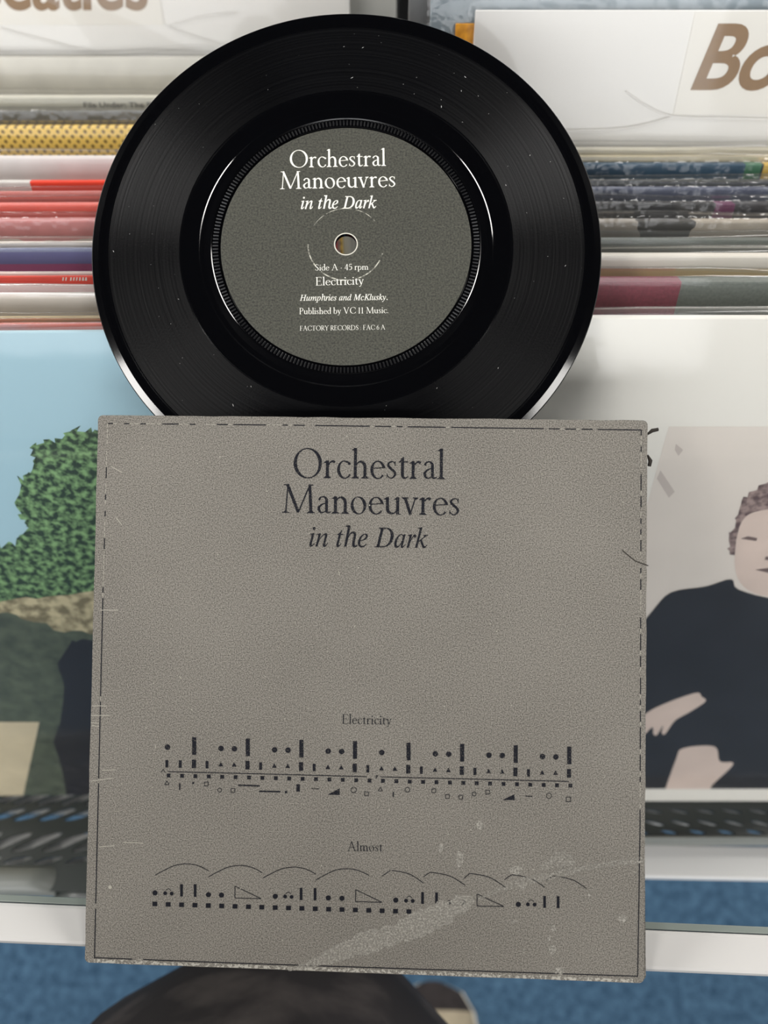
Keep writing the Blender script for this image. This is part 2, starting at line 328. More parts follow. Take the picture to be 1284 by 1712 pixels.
# ------------------------------------------------------------------ room
def carpet_mat():
    m, t, p = nt('blue_carpet'); p.inputs['Roughness'].default_value = .95; p.inputs['Specular IOR Level'].default_value = .1
    tc = t.nodes.new('ShaderNodeTexCoord')
    n1 = t.nodes.new('ShaderNodeTexNoise'); n1.inputs['Scale'].default_value = 70; n1.inputs['Detail'].default_value = 5; n1.inputs['Roughness'].default_value = .7
    n2 = t.nodes.new('ShaderNodeTexNoise'); n2.inputs['Scale'].default_value = 420; n2.inputs['Detail'].default_value = 2
    for n in (n1, n2): t.links.new(tc.outputs['Object'], n.inputs['Vector'])
    r = t.nodes.new('ShaderNodeValToRGB'); r.color_ramp.elements[0].position = .32; r.color_ramp.elements[1].position = .72
    r.color_ramp.elements[0].color = srgb(22, 46, 70); r.color_ramp.elements[1].color = srgb(88, 120, 146)
    mx = t.nodes.new('ShaderNodeMix'); mx.inputs['Factor'].default_value = .35; t.links.new(n1.outputs['Fac'], mx.inputs['A']); t.links.new(n2.outputs['Fac'], mx.inputs['B'])
    t.links.new(mx.outputs['Result'], r.inputs['Fac']); t.links.new(r.outputs['Color'], p.inputs['Base Color'])
    b = t.nodes.new('ShaderNodeBump'); b.inputs['Strength'].default_value = .8; b.inputs['Distance'].default_value = .004
    t.links.new(n2.outputs['Fac'], b.inputs['Height']); t.links.new(b.outputs['Normal'], p.inputs['Normal']); return m
RX, RY0, RY1 = 3.2, -2.6, 4.4
tag(box('floor', -RX, RX, RY0, RY1, -.05, 0, carpet_mat()), kind='structure')
CEIL_M = mat('grey_ceiling_tile', srgb(64, 64, 66), .9, .1); WALL_M = mat('off_white_wall', srgb(205, 203, 198), .8, .2)
tag(box('ceiling', -RX, RX, RY0, RY1, CEIL, CEIL+.05, CEIL_M), kind='structure')
for nm, a in (('wall_left', (-RX-.05, -RX, RY0, RY1)), ('wall_right', (RX, RX+.05, RY0, RY1)), ('wall_back', (-RX, RX, RY1, RY1+.05)), ('wall_front', (-RX, RX, RY0-.05, RY0))):
    tag(box(nm, *a, 0, CEIL, WALL_M), kind='structure')
bm = bmesh.new()
for a_ in ((-3.19, 1.29, .69, .75), (-3.19, 1.29, 2.35, 2.41), (-3.19, -3.13, .75, 2.35), (1.23, 1.29, .75, 2.35), (-1.70, -1.66, .75, 2.35), (-.20, -.16, .75, 2.35)): bm_box(bm, a_[0], a_[1], RY0+.001, RY0+.06, a_[2], a_[3])
tag(bm_obj('added_window_1', bm, mat('added_window_white', srgb(225, 225, 225), .5)), kind='structure')  # frame of the made-up window round the added fill light
# ------------------------------------------------------------------ rack: rail, beams, uprights
ZR = 1.0095
rack = empty('record_rack', Matrix.Translation((0, .3, 0)), 'white steel record rack with a slim front rail above blue carpet', 'rack')
def rail_part(name, pa, pb, z, wd, h, m, back=0.0, bev=.0008, x0=-.8, x1=.8):
    """bar whose front top edge runs through two pixels at height z"""
    A = at_z(*pa, z); B = at_z(*pb, z); k = (B.y-A.y)/(B.x-A.x)
    bm = bmesh.new(); L = (x1-x0); bm_box(bm, -L/2, L/2, 0, wd, -h, 0, bev)
    o = bm_obj(name, bm, m, rack); xm = (x0+x1)/2
    o.matrix_local = Matrix.Translation((xm, A.y+k*(xm-A.x)+back-.3, z)) @ Matrix.Rotation(math.atan(k), 4, 'Z')
    return o
rail_part('front_rail', (60, 1577), (1180, 1626), ZR, .0120, .0035, WHITE_METAL, bev=.0012)
rail_part('edge_strip', (60, 1577), (1180, 1626), ZR-.0006, .0022, .0025, GREY_STRIP, back=.0121, bev=.0003)
ZB = .806
BEAM_M = mat('shade_lifted_white_steel', srgb(236, 235, 232), .35, .5)  # rack white with a lightened colour, offsetting the shade on the beams
rail_part('support_beam', (1083, 1466), (1284, 1470), ZB, .0185, .006, BEAM_M)
rail_part('support_beam', (1083, 1466), (1284, 1470), ZB, .020, .006, BEAM_M, back=.030)
rail_part('support_beam', (1083, 1466), (1284, 1470), ZB, .020, .006, WHITE_METAL, back=.30)
for sx in (-1, 1):
    for y in (.045, .46):
        box('upright', sx*.80-.015, sx*.80+.015, y-.015-.3, y+.015-.3, 0, ZR, WHITE_METAL, rack, .002)
    box('side_rail', sx*.80-.01, sx*.80+.01, .06-.3, .445-.3, .78, .80, WHITE_METAL, rack, .001)
    box('foot_rail', sx*.80-.02, sx*.80+.02, .0-.3, .5-.3, 0.0, .02, WHITE_METAL, rack, .002)
class Bin: pass
def make_bin(px, py, pxc, pyb, x0, x1):
    b = Bin(); Q = on_plane(pxc, py, REC_BACK, REC_N); b.z0 = Q.z; b.px = px; T = at_z(px, py, b.z0); d = ray(px, pyb)
    best = min((abs((Vector(((CAM+d*t).y, (CAM+d*t).z))-Vector((T.y, T.z))).length-.315), t) for t in [.3+i*.0001 for i in range(4000)])
    B = CAM+d*best[1]; b.lean = math.atan2(T.y-B.y, T.z-B.z); b.x0, b.x1 = x0, x1; b.zb = B.z; return b
LB = make_bin(80, 553, 400, 1325, -.338, -.020)
RB = make_bin(1180, 532, 800, 1340, .038, .356)
# ------------------------------------------------------------------ plastic trays with slotted floors
TRAY_M = mat('smoky_plastic', srgb(66, 70, 68), .28, .5, bump=.1, bscale=60)
LIP_M = mat('frosted_grey_plastic', srgb(126, 129, 124), .38, .5)
def tray(label, x0, x1, ztop, rows, yf, yb, lip):
    t = empty('bin_tray', Matrix.Translation(((x0+x1)/2, yf, ztop)), label, 'tray', 'plastic trays under the albums')
    cxm = (x0+x1)/2; V = []; F = []; mm = []
    def quad(a, b, c, d):
        F.append((len(V), len(V)+1, len(V)+2, len(V)+3)); V.extend([(a-cxm, b-yf, 0), (c-cxm, b-yf, 0), (c-cxm, d-yf, 0), (a-cxm, d-yf, 0)])
    th = .0022
    def prism(poly):
        b = len(V); n = len(poly); V.extend([(x-cxm, y-yf, 0) for x, y in poly]+[(x-cxm, y-yf, -th) for x, y in poly])
        F.append(tuple(range(b, b+n))); F.append(tuple(range(b+2*n-1, b+n-1, -1)))
        for i in range(n): F.append((b+i, b+n+i, b+n+(i+1) % n, b+(i+1) % n))
    last = yf
    for r0, r1, pitch, slot, skew, xoff in rows:       # slanting slots: bars are left standing between them
        prism([(x0, last), (x1, last), (x1, r0), (x0, r0)]); last = r1
        dx = skew*(r1-r0); x = x0-abs(dx)-pitch+xoff; hh = (r1-r0)*.22
        while x < x1+abs(dx)+pitch:
            a0, a1 = x, x+pitch-slot
            c = lambda v: max(x0, min(x1, v))
            prism([(c(a0-slot*.30), r0), (c(a1+slot*.30), r0), (c(a1+dx*.2), r0+(r1-r0)*.2), (c(a1+dx*.8), r0+(r1-r0)*.8), (c(a1+dx+slot*.30), r1), (c(a0+dx-slot*.30), r1), (c(a0+dx*.8), r0+(r1-r0)*.8), (c(a0+dx*.2), r0+(r1-r0)*.2)])
            x += pitch
    prism([(x0, last), (x1, last), (x1, yb), (x0, yb)])
    fl = obj('tray_floor', V, F, TRAY_M, t)
    bm = bmesh.new(); bm.from_mesh(fl.data); bmesh.ops.recalc_face_normals(bm, faces=bm.faces); bm.to_mesh(fl.data); bm.free()
    # front lip: a rolled edge, swept along x
    for (a, b, y0, y1, zt, zb, nm, pz_) in lip:
        prof = []
        for k in range(13):
            q = math.pi*k/12; prof.append(((y0+y1)/2-math.cos(q)*(y1-y0)/2-yf, zb+(zt-zb)*math.sin(q)**.8))
        ns = 24; V2 = []; F2 = []
        for i in range(ns+1):
            x = a+(b-a)*i/ns; e = min(1, max(.02, (min(x-a, b-x))/.012)); e = math.sqrt(1-(1-e)**2)
            V2 += [(x-cxm, py, (zb+(pz-zb)*(.15+.85*e))-ztop) for py, pz in prof]
        np_ = len(prof)
        for i in range(ns):
            for k in range(np_-1): F2.append((i*np_+k, (i+1)*np_+k, (i+1)*np_+k+1, i*np_+k+1))
        obj(nm, V2, F2, LIP_M if pz_ else TRAY_M, t, True)
    for sx in ((x0,) if x0 < 0 else (x1,)): box('tray_wall', sx-cxm-.001, sx-cxm+.001, 0, yb-yf, -.0022, .03, TRAY_M, t)
    return t
ZTL, ZTR = LB.zb-.0018, RB.zb-.0020
yy = lambda px, py, z: at_z(px, py, z).y
Lr = lambda a, b_: (yy(60, b_, ZTL), yy(60, a, ZTL))
Rr = lambda a, b_: (yy(1180, b_, ZTR), yy(1180, a, ZTR))
tray('smoky grey plastic tray with slanting slots under the album with the sky picture', -.372, -.004, ZTL,
     [Lr(1432, 1444)+(.0180, .011, 2.4, .004), Lr(1391, 1424)+(.0180, .0115, 2.1, .002), Lr(1351, 1372)+(.0155, .0100, 2.3, .0), Lr(1323, 1346)+(.0150, .0105, 2.5, .006)],
     yy(60, 1490, ZTL), .49, [(-.372, -.190, yy(60, 1496, ZTL), yy(60, 1447, ZTL), ZTL+.006, ZTL-.004, 'front_lip', 1), (-.192, -.004, yy(60, 1500, ZTL)-.002, yy(60, 1475, ZTL), ZTL-.001, ZTL-.008, 'front_lip', 0)])
tray('smoky grey plastic tray set back behind a white beam under the portrait album', .030, .372, ZTR,
     [Rr(1387, 1394)+(.0170, .007, -2.6, .0), Rr(1371, 1380)+(.0160, .007, -2.6, .004), Rr(1352, 1360)+(.0160, .008, -2.6, .004)],
     yy(1180, 1402, ZTR), .49, [(.030, .372, yy(1180, 1409, ZTR), yy(1180, 1396, ZTR), ZTR+.003, ZTR-.006, 'front_lip', 1)])
# ------------------------------------------------------------------ albums
def lp_frame(b, py, yaw=0, dz=0, dx=0, H=.315):
    T = at_z(b.px, py, b.z0); xm = (b.x0+b.x1)/2+dx; k = math.tan(math.radians(yaw)); T.y += k*(xm-T.x); T.x = xm
    ey = Vector((0, math.sin(b.lean), math.cos(b.lean))); n = Vector((0, -math.cos(b.lean), math.sin(b.lean))); ex = Vector((1, 0, 0))
    R = Matrix.Rotation(math.radians(yaw), 3, 'Z'); ex, ey, n = R @ ex, R @ ey, R @ n
    return frame(T-ey*(H if H < .32 else .315), ex, ey, n)
def poly_bag(parent, W, H, t, m, up=.0025, seg=12, amp=.0005, seed=0):
    rnd = random.Random(seed); r = t/2+.0007; prof = [(-.0005, r-t/2)]
    prof = [(0.0, .0007), (.15, .0007), (H*.8, .0007)]
    for k in range(9):
        q = math.pi*k/8; prof.append((H+up+r*.9*math.sin(q), -t/2+r*math.cos(q)))
    prof += [(H*.8, -t-.0007), (0.0, -t-.0007)]
    V = []; F = []; n = len(prof)
    for i in range(seg+1):
        x = -W/2-.0015+(W+.003)*i/seg; dy = rnd.uniform(-amp, amp); dzz = rnd.uniform(-amp, amp)*.4
        for k, (y, z) in enumerate(prof): V.append((x, y+(dy if 3 <= k <= 11 else 0), z+(dzz if 3 <= k <= 11 else 0)))
    for i in range(seg):
        for k in range(n-1): F.append((i*n+k, (i+1)*n+k, (i+1)*n+k+1, i*n+k+1))
    return obj('plastic_sleeve', V, F, m, parent, True)
def album(b, py, label, front, yaw=0, dz=0, dx=0, t=.003, bag=CLEAR, edge=None, up=.0025, amp=.0005, W=.315, H=.315, group='albums filed in the rack'):
    M = lp_frame(b, py, yaw, dz, dx, H); a = empty('record_album' if H < .32 else 'divider_card', M, label, 'album' if H < .32 else 'divider card', group)
    bm = bmesh.new(); bm_box(bm, -W/2, W/2, 0, H, -t, 0, .0004, 1)
    c = bm_obj('cover', bm, [edge or front, front], a)
    for f in c.data.polygons: f.material_index = 1 if abs(f.normal.z) > .5 else 0
    if bag: poly_bag(a, W, H, t, bag, up, amp=amp, seed=int(py))
    return a
C = lambda n, r, g, b_, rough=.4, **k: mat(n, srgb(r, g, b_), rough, .4, noise=k.pop('noise', .08), nscale=k.pop('nscale', 60), **k)
def dots_mat():
    m, t, p = nt('yellow_halftone'); p.inputs['Roughness'].default_value = .4
    tc = t.nodes.new('ShaderNodeTexCoord'); mp = t.nodes.new('ShaderNodeMapping'); mp.inputs['Rotation'].default_value = (0, 0, math.radians(45)); mp.inputs['Scale'].default_value = (330, 330, 0)
    t.links.new(tc.outputs['Object'], mp.inputs[0]); v = t.nodes.new('ShaderNodeTexVoronoi'); v.inputs['Randomness'].default_value = 0; v.inputs['Scale'].default_value = 1; v.voronoi_dimensions = '2D'
    t.links.new(mp.outputs[0], v.inputs['Vector']); r = t.nodes.new('ShaderNodeValToRGB'); r.color_ramp.elements[0].position = .22; r.color_ramp.elements[1].position = .34
    r.color_ramp.elements[0].color = srgb(130, 96, 20); r.color_ramp.elements[1].color = srgb(242, 205, 95)
    t.links.new(v.outputs['Distance'], r.inputs['Fac']); t.links.new(r.outputs['Color'], p.inputs['Base Color']); return m
def lace_mat():
    return bands('pink_cover_with_pale_frill', [(0, srgb(214, 150, 150)), (.3022, srgb(196, 150, 148)), (.3048, srgb(226, 214, 202)), (.3085, srgb(216, 140, 138))], axis='Y', wob=.004)
left_list = [
 (96, 'cream album with a plain pale cover behind the printed file strip', C('cream_cover', 224, 220, 208), 0, .0045, CLEAR, .002),
 (162, 'cream album with small grey File Under print along its top', C('cream_print_cover', 208, 204, 186), 0, .0040, CLEAR, .002),
 (187, 'dark grey shrink-wrapped album just behind the yellow dotted one', C('charcoal_cover', 96, 96, 92), 0, .0032, CLEAR2, .001),
 (212, 'yellow album printed with rows of small brown dots', dots_mat(), -.8, .0040, CLEAR, .002),
 (264, 'plain pale lilac-white album just in front of the yellow dotted one', C('lilac_white_cover', 226, 219, 216), .5, .0040, CLEAR, .003),
 (304, 'bright orange-red album with a white block at its left end', bands('white_and_orange_red', [(-.1575, srgb(226, 222, 216)), (.026, srgb(240, 58, 22))]), -.6, .0030, None, 0),
 (322, 'pale beige and coral album tucked behind the salmon one', bands('beige_and_coral', [(-.1575, srgb(214, 200, 188)), (.034, srgb(208, 104, 92))], wob=.05), -.3, .0026, CLEAR, .002),
 (343, 'salmon red album behind the pink frilled one', C('salmon_cover', 222, 92, 76), 0, .0038, CLEAR, .0025),
 (370, 'dusty pink album with a pale frilled band across its top', lace_mat(), 0, .0045, CLEAR2, .002),
 (406, 'thin cream album just behind the violet-blue one', C('thin_cream_cover', 226, 218, 208), 0, .0020, CLEAR, .001),
 (417, 'violet-blue album with a magenta lower band', bands('violet_with_magenta', [(0, srgb(150, 60, 110)), (.3085, srgb(92, 92, 142)), (.3125, srgb(120, 128, 158))], axis='Y', noise=.05), .2, .0045, CLEAR, .002),
 (456, 'thin white album between the violet-blue and scarlet ones', C('thin_white_cover', 228, 220, 212), .2, .0016, None, 0),
 (462, 'scarlet album with tiny white print at its top', C('scarlet_cover', 226, 70, 52), .2, .0036, CLEAR, .0015),
 (497, 'off-white album in a milky plastic sleeve behind the orange one', C('off_white_cover', 228, 219, 208), .3, .0045, film('milky_plastic', .12, .25, .12, bump=.9, bscale=25), .004),
 (531, 'thin olive-beige album just behind the orange one', C('olive_beige_cover', 172, 152, 112), .3, .0018, CLEAR, .001),
 (541, 'orange album directly behind the one with the sky picture', C('orange_cover', 226, 98, 70), .6, .0022, CLEAR, .001)]
ALB = {}
def fill(b, rows, pyfront, yaws, key):
    for i, (py, lab, m, yaw, t, bag, up) in enumerate(rows):
        nxt = rows[i+1][0] if i+1 < len(rows) else pyfront            # the thickness must fit in front of the next album behind
        prv = rows[i-1][0] if i else py-14
        room = abs(at_z(b.px, prv, b.z0).y-at_z(b.px, py, b.z0).y)*math.cos(b.lean)
        ALB[key % py] = album(b, py, lab, m, yaws(i/len(rows)), 0, 0, max(.0012, min(t, room-.0022)), bag, up=up*.3)
fill(LB, left_list, 555, lambda f: .7*f, 'l%d')
right_list = [
 (249, 'cream album next in front of the big-lettered divider card', C('ivory_cover', 226, 220, 200), 0, .0040, CLEAR, .002),
 (262, 'pale yellow album behind the teal-blue one', C('pale_yellow_cover', 226, 214, 182), 0, .0030, CLEAR, .001),
 (275, 'teal-blue shrink-wrapped album with green and yellow dotted end', bands('teal_green_yellow', [(-.1575, srgb(48, 86, 112)), (-.041, srgb(70, 130, 96)), (-.0334, srgb(40, 60, 72)), (-.0325, srgb(238, 200, 96))]), 0, .0042, CLEAR2, .001),
 (302, 'near-black album just in front of the teal-blue one', C('near_black_cover', 58, 62, 60), 0, .0026, CLEAR2, .001),
 (316, 'slate-blue album between two black ones', C('slate_cover', 82, 88, 108), 0, .0040, CLEAR2, .002),
 (341, 'black album with a small magenta patch', bands('black_with_magenta', [(-.1575, srgb(44, 44, 46)), (-.060, srgb(104, 40, 84)), (-.0505, srgb(44, 44, 50))], wob=.006), 0, .0042, CLEAR2, .002),
 (371, 'grey and beige banded album in crinkled wrap', bands('grey_and_beige', [(-.1575, srgb(66, 64, 60)), (-.110, srgb(168, 160, 148)), (-.0912, srgb(70, 68, 64)), (-.0694, srgb(186, 176, 160))], wob=.01), 0, .0045, CLEAR2, .002),
 (402, 'dark green-grey album behind the ivory one', C('green_grey_cover', 92, 98, 92), 0, .0040, CLEAR, .002),
 (429, 'warm white album with a yellow lower band', bands('white_with_yellow', [(0, srgb(222, 194, 136)), (.3098, srgb(232, 226, 214))], axis='Y', noise=.03), 0, .0045, CLEAR, .002),
 (472, 'maroon and speckled grey-green album behind the portrait album', bands('maroon_and_stone', [(-.1575, srgb(150, 66, 84)), (-.0886, srgb(118, 126, 118))], nscale=900, noise=.2), 0, .0060, CLEAR, .003)]
fill(RB, right_list, 532, lambda f: 0, 'r%d')
front_l = album(LB, 555, 'album with a picture of blue sky and green trees, front of its bin', C('sky_print', 166, 200, 212, .35, noise=.03, nscale=8), .72, 0, 0, .0018, CLEAR, up=.0015)
front_r = album(RB, 532, 'white album with a portrait of a person in black, front of its bin', C('white_print', 232, 229, 220, .35, noise=.02, nscale=8), 0, 0, 0, .0030, CLEAR, up=.0015)
def cov(M, pts, lim=.1572):
    out = []
    for x, y in pts:
        u, v = loc(M, x, y); out.append((max(-lim, min(lim, u)), max(.0006, min(.3144, v))))
    return out
# pictures printed on the two front covers (plain generic scenes)
ML = front_l.matrix_world.copy(); MR = front_r.matrix_world.copy()
ML, MR = lp_frame(LB, 555, .72), lp_frame(RB, 532, 0)
FOL = mat('foliage_print', srgb(24, 52, 34), .4, .4, col2=srgb(132, 172, 116), nscale=330, detail=8, sharp=(.42, .64))
GROUND = mat('ground_print', srgb(62, 72, 60), .4, .4, col2=srgb(92, 102, 84), nscale=120)
SAND = mat('sand_print', srgb(206, 194, 164), .4, .4, noise=.06, nscale=60); STONE = mat('stone_print', srgb(120, 112, 84), .4, .4, col2=srgb(196, 186, 150), nscale=150, sharp=(.4, .6)); DARK = mat('dark_print', srgb(26, 28, 36), .4, .4)
def jag(pts, n=10, amp=5, seed=1):
    rnd = random.Random(seed); out = []
    for a, b in zip(pts[:-1], pts[1:]):
        for k in range(n): out.append((a[0]+(b[0]-a[0])*k/n+rnd.uniform(-amp, amp), a[1]+(b[1]-a[1])*k/n+rnd.uniform(-amp, amp)))
    return out+[pts[-1]]
top = jag([(-900, 800), (-620, 740), (-420, 820), (-200, 780), (-60, 880), (0, 915), (30, 905), (45, 880), (28, 855), (34, 800), (60, 785), (50, 745), (95, 735), (130, 715), (160, 720), (230, 760), (420, 700), (700, 760)], 7, 6, 3)
P = [cov(ML, top+[(760, 1040), (400, 1040), (100, 1030), (-100, 1015), (-900, 1010)])]; mi = [0]
P.append(cov(ML, [(-900, 1008), (0, 1012), (160, 1040), (760, 1040), (760, 1400), (-900, 1400)])); mi.append(1)
P.append(cov(ML, jag([(-20, 1005), (60, 1000), (165, 990), (165, 1060), (110, 1055), (40, 1035), (-20, 1018)], 4, 4, 9))); mi.append(3)
P.append(cov(ML, [(-420, 1205), (66, 1207), (82, 1400), (-420, 1400)])); mi.append(2)
P.append(cov(ML, jag([(112, 1330), (92, 1240), (108, 1150), (98, 1105), (120, 1072), (150, 1068), (260, 1090), (290, 1330)], 3, 3, 5))); mi.append(4)
def stack_decal(name, P, mi, mats, parent):
    V = []; F = []
    for k, p in enumerate(P):
        F.append(list(range(len(V), len(V)+len(p)))); V += [(q[0], q[1], .00006+k*.00003) for q in p]
    o = obj(name, V, F, mats, parent, False, mi); bm = bmesh.new(); bm.from_mesh(o.data); bmesh.ops.reverse_faces(bm, faces=[f for f in bm.faces if f.normal.z < 0]); bmesh.ops.triangulate(bm, faces=bm.faces); bm.to_mesh(o.data); bm.free(); return o
stack_decal('printed_picture', P, mi, [FOL, GROUND, SAND, STONE, DARK], front_l)
BG = mat('pale_photo_print', srgb(222, 214, 204), .4, .4, noise=.05, nscale=14); CLOTH = mat('black_cloth_print', srgb(34, 36, 42), .4, .4, noise=.25, nscale=40)
SKIN = mat('skin_print', srgb(214, 196, 184), .4, .4, noise=.06, nscale=40); HAIR = mat('hair_print', srgb(92, 74, 74), .4, .4, col2=srgb(160, 140, 134), nscale=320, sharp=(.4, .62)); FEAT = mat('feature_print', srgb(110, 92, 88), .4)
PBAR = mat('faint_post_print', srgb(196, 186, 178), .4)
MI = Matrix(MR); uL = loc(MR, 1118, 713)[0]; vT = loc(MR, 1200, 713)[1]; vB = loc(MR, 1200, 1318)[1]
P = [[(uL, vB), (.150, vB), (.150, vT), (uL, vT)]]; mi = [0]
def addp(pts, k):
    if k in (1, 2): pts = _cr(pts+[pts[0]], 4)[:-1]
    P.append([(max(uL, min(.150, u)), max(vB, min(vT, v))) for u, v in cov(MR, pts)]); mi.append(k)
addp([(1104, 786), (1128, 822), (1118, 832), (1098, 800)], 5); addp([(1130, 742), (1142, 752), (1134, 762), (1128, 752)], 5)
addp(jag([(1222, 930), (1216, 905), (1226, 880), (1234, 850), (1246, 828), (1268, 812), (1310, 800), (1360, 812), (1392, 850), (1400, 905), (1390, 950)], 4, 4, 4), 3)
addp([(1231, 900), (1240, 872), (1260, 856), (1310, 850), (1352, 866), (1362, 905), (1352, 950), (1330, 980), (1300, 996), (1262, 992), (1236, 972), (1228, 940)], 2)
addp([(1238, 900), (1250, 896), (1266, 899), (1264, 904), (1250, 902)], 4); addp([(1300, 899), (1318, 896), (1332, 900), (1318, 904)], 4)
addp([(1262, 952), (1284, 949), (1306, 953), (1284, 957)], 4); addp([(1280, 930), (1290, 930), (1288, 936), (1278, 935)], 4)
addp([(1060, 1060), (1090, 1022), (1122, 990), (1180, 980), (1222, 968), (1234, 985), (1300, 1000), (1352, 978), (1420, 1000), (1600, 1060), (1600, 1330), (1020, 1330)], 1)
addp([(1060, 1210), (1092, 1184), (1160, 1158), (1173, 1164), (1179, 1172), (1152, 1190), (1128, 1204), (1112, 1226), (1106, 1224), (1108, 1212), (1098, 1228), (1092, 1226), (1090, 1215), (1070, 1232)], 2)
addp([(1108, 1330), (1130, 1268), (1142, 1250), (1194, 1247), (1203, 1272), (1226, 1276), (1190, 1312), (1180, 1330)], 2)
stack_decal('printed_picture', P, mi, [BG, CLOTH, SKIN, HAIR, FEAT, PBAR], front_r)
# print on the album behind: File Under ...
GREYP = mat('grey_print', srgb(84, 80, 70), .5); WPRINT = mat('white_ink', srgb(232, 226, 216), .5)
Mf = ALB['l162'].matrix_basis.copy()
decal('file_under_print', font('File Under: The Beatles', Mf, 141, 180, 292, 180, 9, offset=.012), Mf, GREYP, ALB['l162'], 1e-4)
Ms = ALB['l462'].matrix_basis.copy(); rnd = random.Random(4)
decal('tiny_print', [pxpoly(Ms, [(x, 469), (x+rnd.uniform(2, 4), 469), (x+3, 463.5), (x+1, 463.5)]) for x in list(range(104, 110, 5))+list(range(117, 143, 5))], Ms, WPRINT, ALB['l462'], 1e-4)
# ------------------------------------------------------------------ divider cards
CARD = mat('white_card', srgb(232, 230, 225), .45, .4, noise=.015, nscale=10); LABEL = mat('label_paper', srgb(232, 229, 221), .6, .3); GOLD = mat('bronze_lettering', srgb(138, 108, 74), .45, noise=.06, nscale=300)
GLOSS = film('glossy_cover', .012, .02, .05, bump=.25, bscale=14); CREASE = mat('creased_plastic', srgb(236, 234, 230), .2, .6)
def divider(b, pybase, Hx,  px_edge, py_edge, side, label, yaw=0):
    T = at_z(b.px, pybase, b.z0); H = .315+Hx; ey = Vector((0, math.sin(b.lean), math.cos(b.lean))); n = Vector((0, -math.cos(b.lean), math.sin(b.lean)))
    xe = on_plane(px_edge, py_edge, T, n).x; W = .318; xm = xe+W/2 if side < 0 else xe-W/2
    o = Vector((xm, T.y, T.z))-ey*.315; M = frame(o, Vector((1, 0, 0)), ey, n); d = empty('divider_card', M, label, 'divider card', 'divider cards in the rack')
    if Hx > 1: H = loc(M, 1000, Hx)[1]
    bm = bmesh.new(); bm_box(bm, -W/2, W/2, 0, H, -.0014, 0, .0003, 1)
    bm_obj('card', bm, CARD, d); return d, M, W, H
def cover_sheet(d, W, H, bulge, y0=.28):
    nx, ny = 60, 30; V = []; F = []; r = .010
    for j in range(ny+1):
        for i in range(nx+1):
            u = i/nx*2-1; v = j/ny; x = u*(W/2+.003); y = y0+(H+.004-y0)*v
            if abs(u) > .96 and v > .9:      # rounded upper corners
                y -= (abs(u)-.96)*.12*(v-.9)*4
            V.append((x, y, .0012+bulge(x, y)))
    for j in range(ny):
        for i in range(nx): a = j*(nx+1)+i; F.append((a, a+1, a+nx+2, a+nx+1))
    return obj('clear_cover', V, F, GLOSS, d, True)
dR, MRc, WR, HR = divider(RB, 234, 17, 790, 100, -1, 'white divider card with bronze letters Bo behind the ivory albums')
Lq = [loc(MRc, 1162, 20), loc(MRc, 1125, 191)]; lx = (Lq[0][0]+Lq[1][0])/2; ly0 = Lq[1][1]; ly1 = Lq[0][1]
lb = box('name_label', lx, WR/2-.004, ly0, ly1, 0.0001, .0005, LABEL, dR)
def natural(s, M, x0, y0, cap, **kw):
    P = font_polys(s, **kw); xs = [x for p in P for x, y in p]; a = min(xs); A = Vector(loc(M, x0, y0)); h = (Vector(loc(M, x0, y0-cap))-A).length
    return [[(A.x+(x-a)/.7*h, A.y+y/.7*h) for x, y in p] for p in P], (max(xs)-a)/.7*h, A
P, wd, A = natural('Bob', MRc, 1154, 147, 104, shear=.22, offset=.022); decal('lettering', P, MRc, GOLD, dR, .0006)
def creases(d, M, lines, r=.0003):
    for L in lines:
        pts = _cr([loc(M, x, y) for x, y in L], 6); tube('crease', [(u, v, .0018) for u, v in pts], r, CREASE, d, 6, .5)
creases(dR, MRc, [[(1045, 152), (1080, 176), (1124, 193), (1210, 196), (1330, 199)], [(946, 217), (1030, 214), (1080, 206), (1122, 194)]])
cover_sheet(dR, WR, HR, lambda x, y: .0022*math.exp(-((x-.005-(y-.335)*.9)/.016)**2)*max(0, min(1, (y-.322)/.03)))
dL, MLc, WL, HL = divider(LB, 84, .075, 585, 40, 1, 'white divider card with bronze lettering behind the cream albums')
Lq = [loc(MLc, 275, 41), loc(MLc, 120, 33)]; lx = Lq[0][0]; ly0 = Lq[0][1]
box('name_label', -WL/2+.01, lx, ly0, ly0+.048, .0001, .0005, LABEL, dL)
P, wd, A = natural('Beatles', MLc, 0, 14, 86, shear=.22, offset=.022); e = loc(MLc, 255, 14); P = [[(x-A.x+e[0]-wd, y-A.y+e[1]) for x, y in p] for p in P]
decal('lettering', P, MLc, GOLD, dL, .0006)
creases(dL, MLc, [[(0, 46), (60, 62), (140, 82), (190, 87), (260, 82), (330, 74), (380, 72)], [(278, 42), (310, 55), (365, 72)], [(285, 40), (340, 26), (395, 20)]], .0003)
cover_sheet(dL, WL, HL, lambda x, y: .0008*math.sin(x*60+y*90))
# more albums standing behind the cards
DG = 'divider cards in the rack'
album(LB, 68, 'plain light grey divider card behind the one with bronze lettering', C('light_grey_card', 190, 190, 184), dz=.055, dx=.028, t=.003, bag=CLEAR, H=.370, group=DG)
album(RB, 220, 'blue-grey divider card in crinkled plastic behind the one lettered Bo', C('blue_grey_card', 150, 164, 172), dz=.062, dx=-.020, t=.003, bag=CLEAR2, H=.377, group=DG)
album(RB, 206, 'dark grey divider card behind the blue-grey one', C('dark_grey_card', 112, 114, 114), dz=.070, dx=-.029, t=.003, bag=None, H=.385, group=DG)
ot = on_plane(777, 52, MRc.translation-Vector((0, -.004, 0)), Vector((MRc[0][2], MRc[1][2], MRc[2][2])))
Mt = frame(ot, Vector((1, 0, 0)), Vector((0, math.sin(RB.lean), math.cos(RB.lean))), Vector((0, -math.cos(RB.lean), math.sin(RB.lean))))
tab = empty('price_tab', Mt, 'small orange plastic tab beside the card lettered Bo', 'tab')
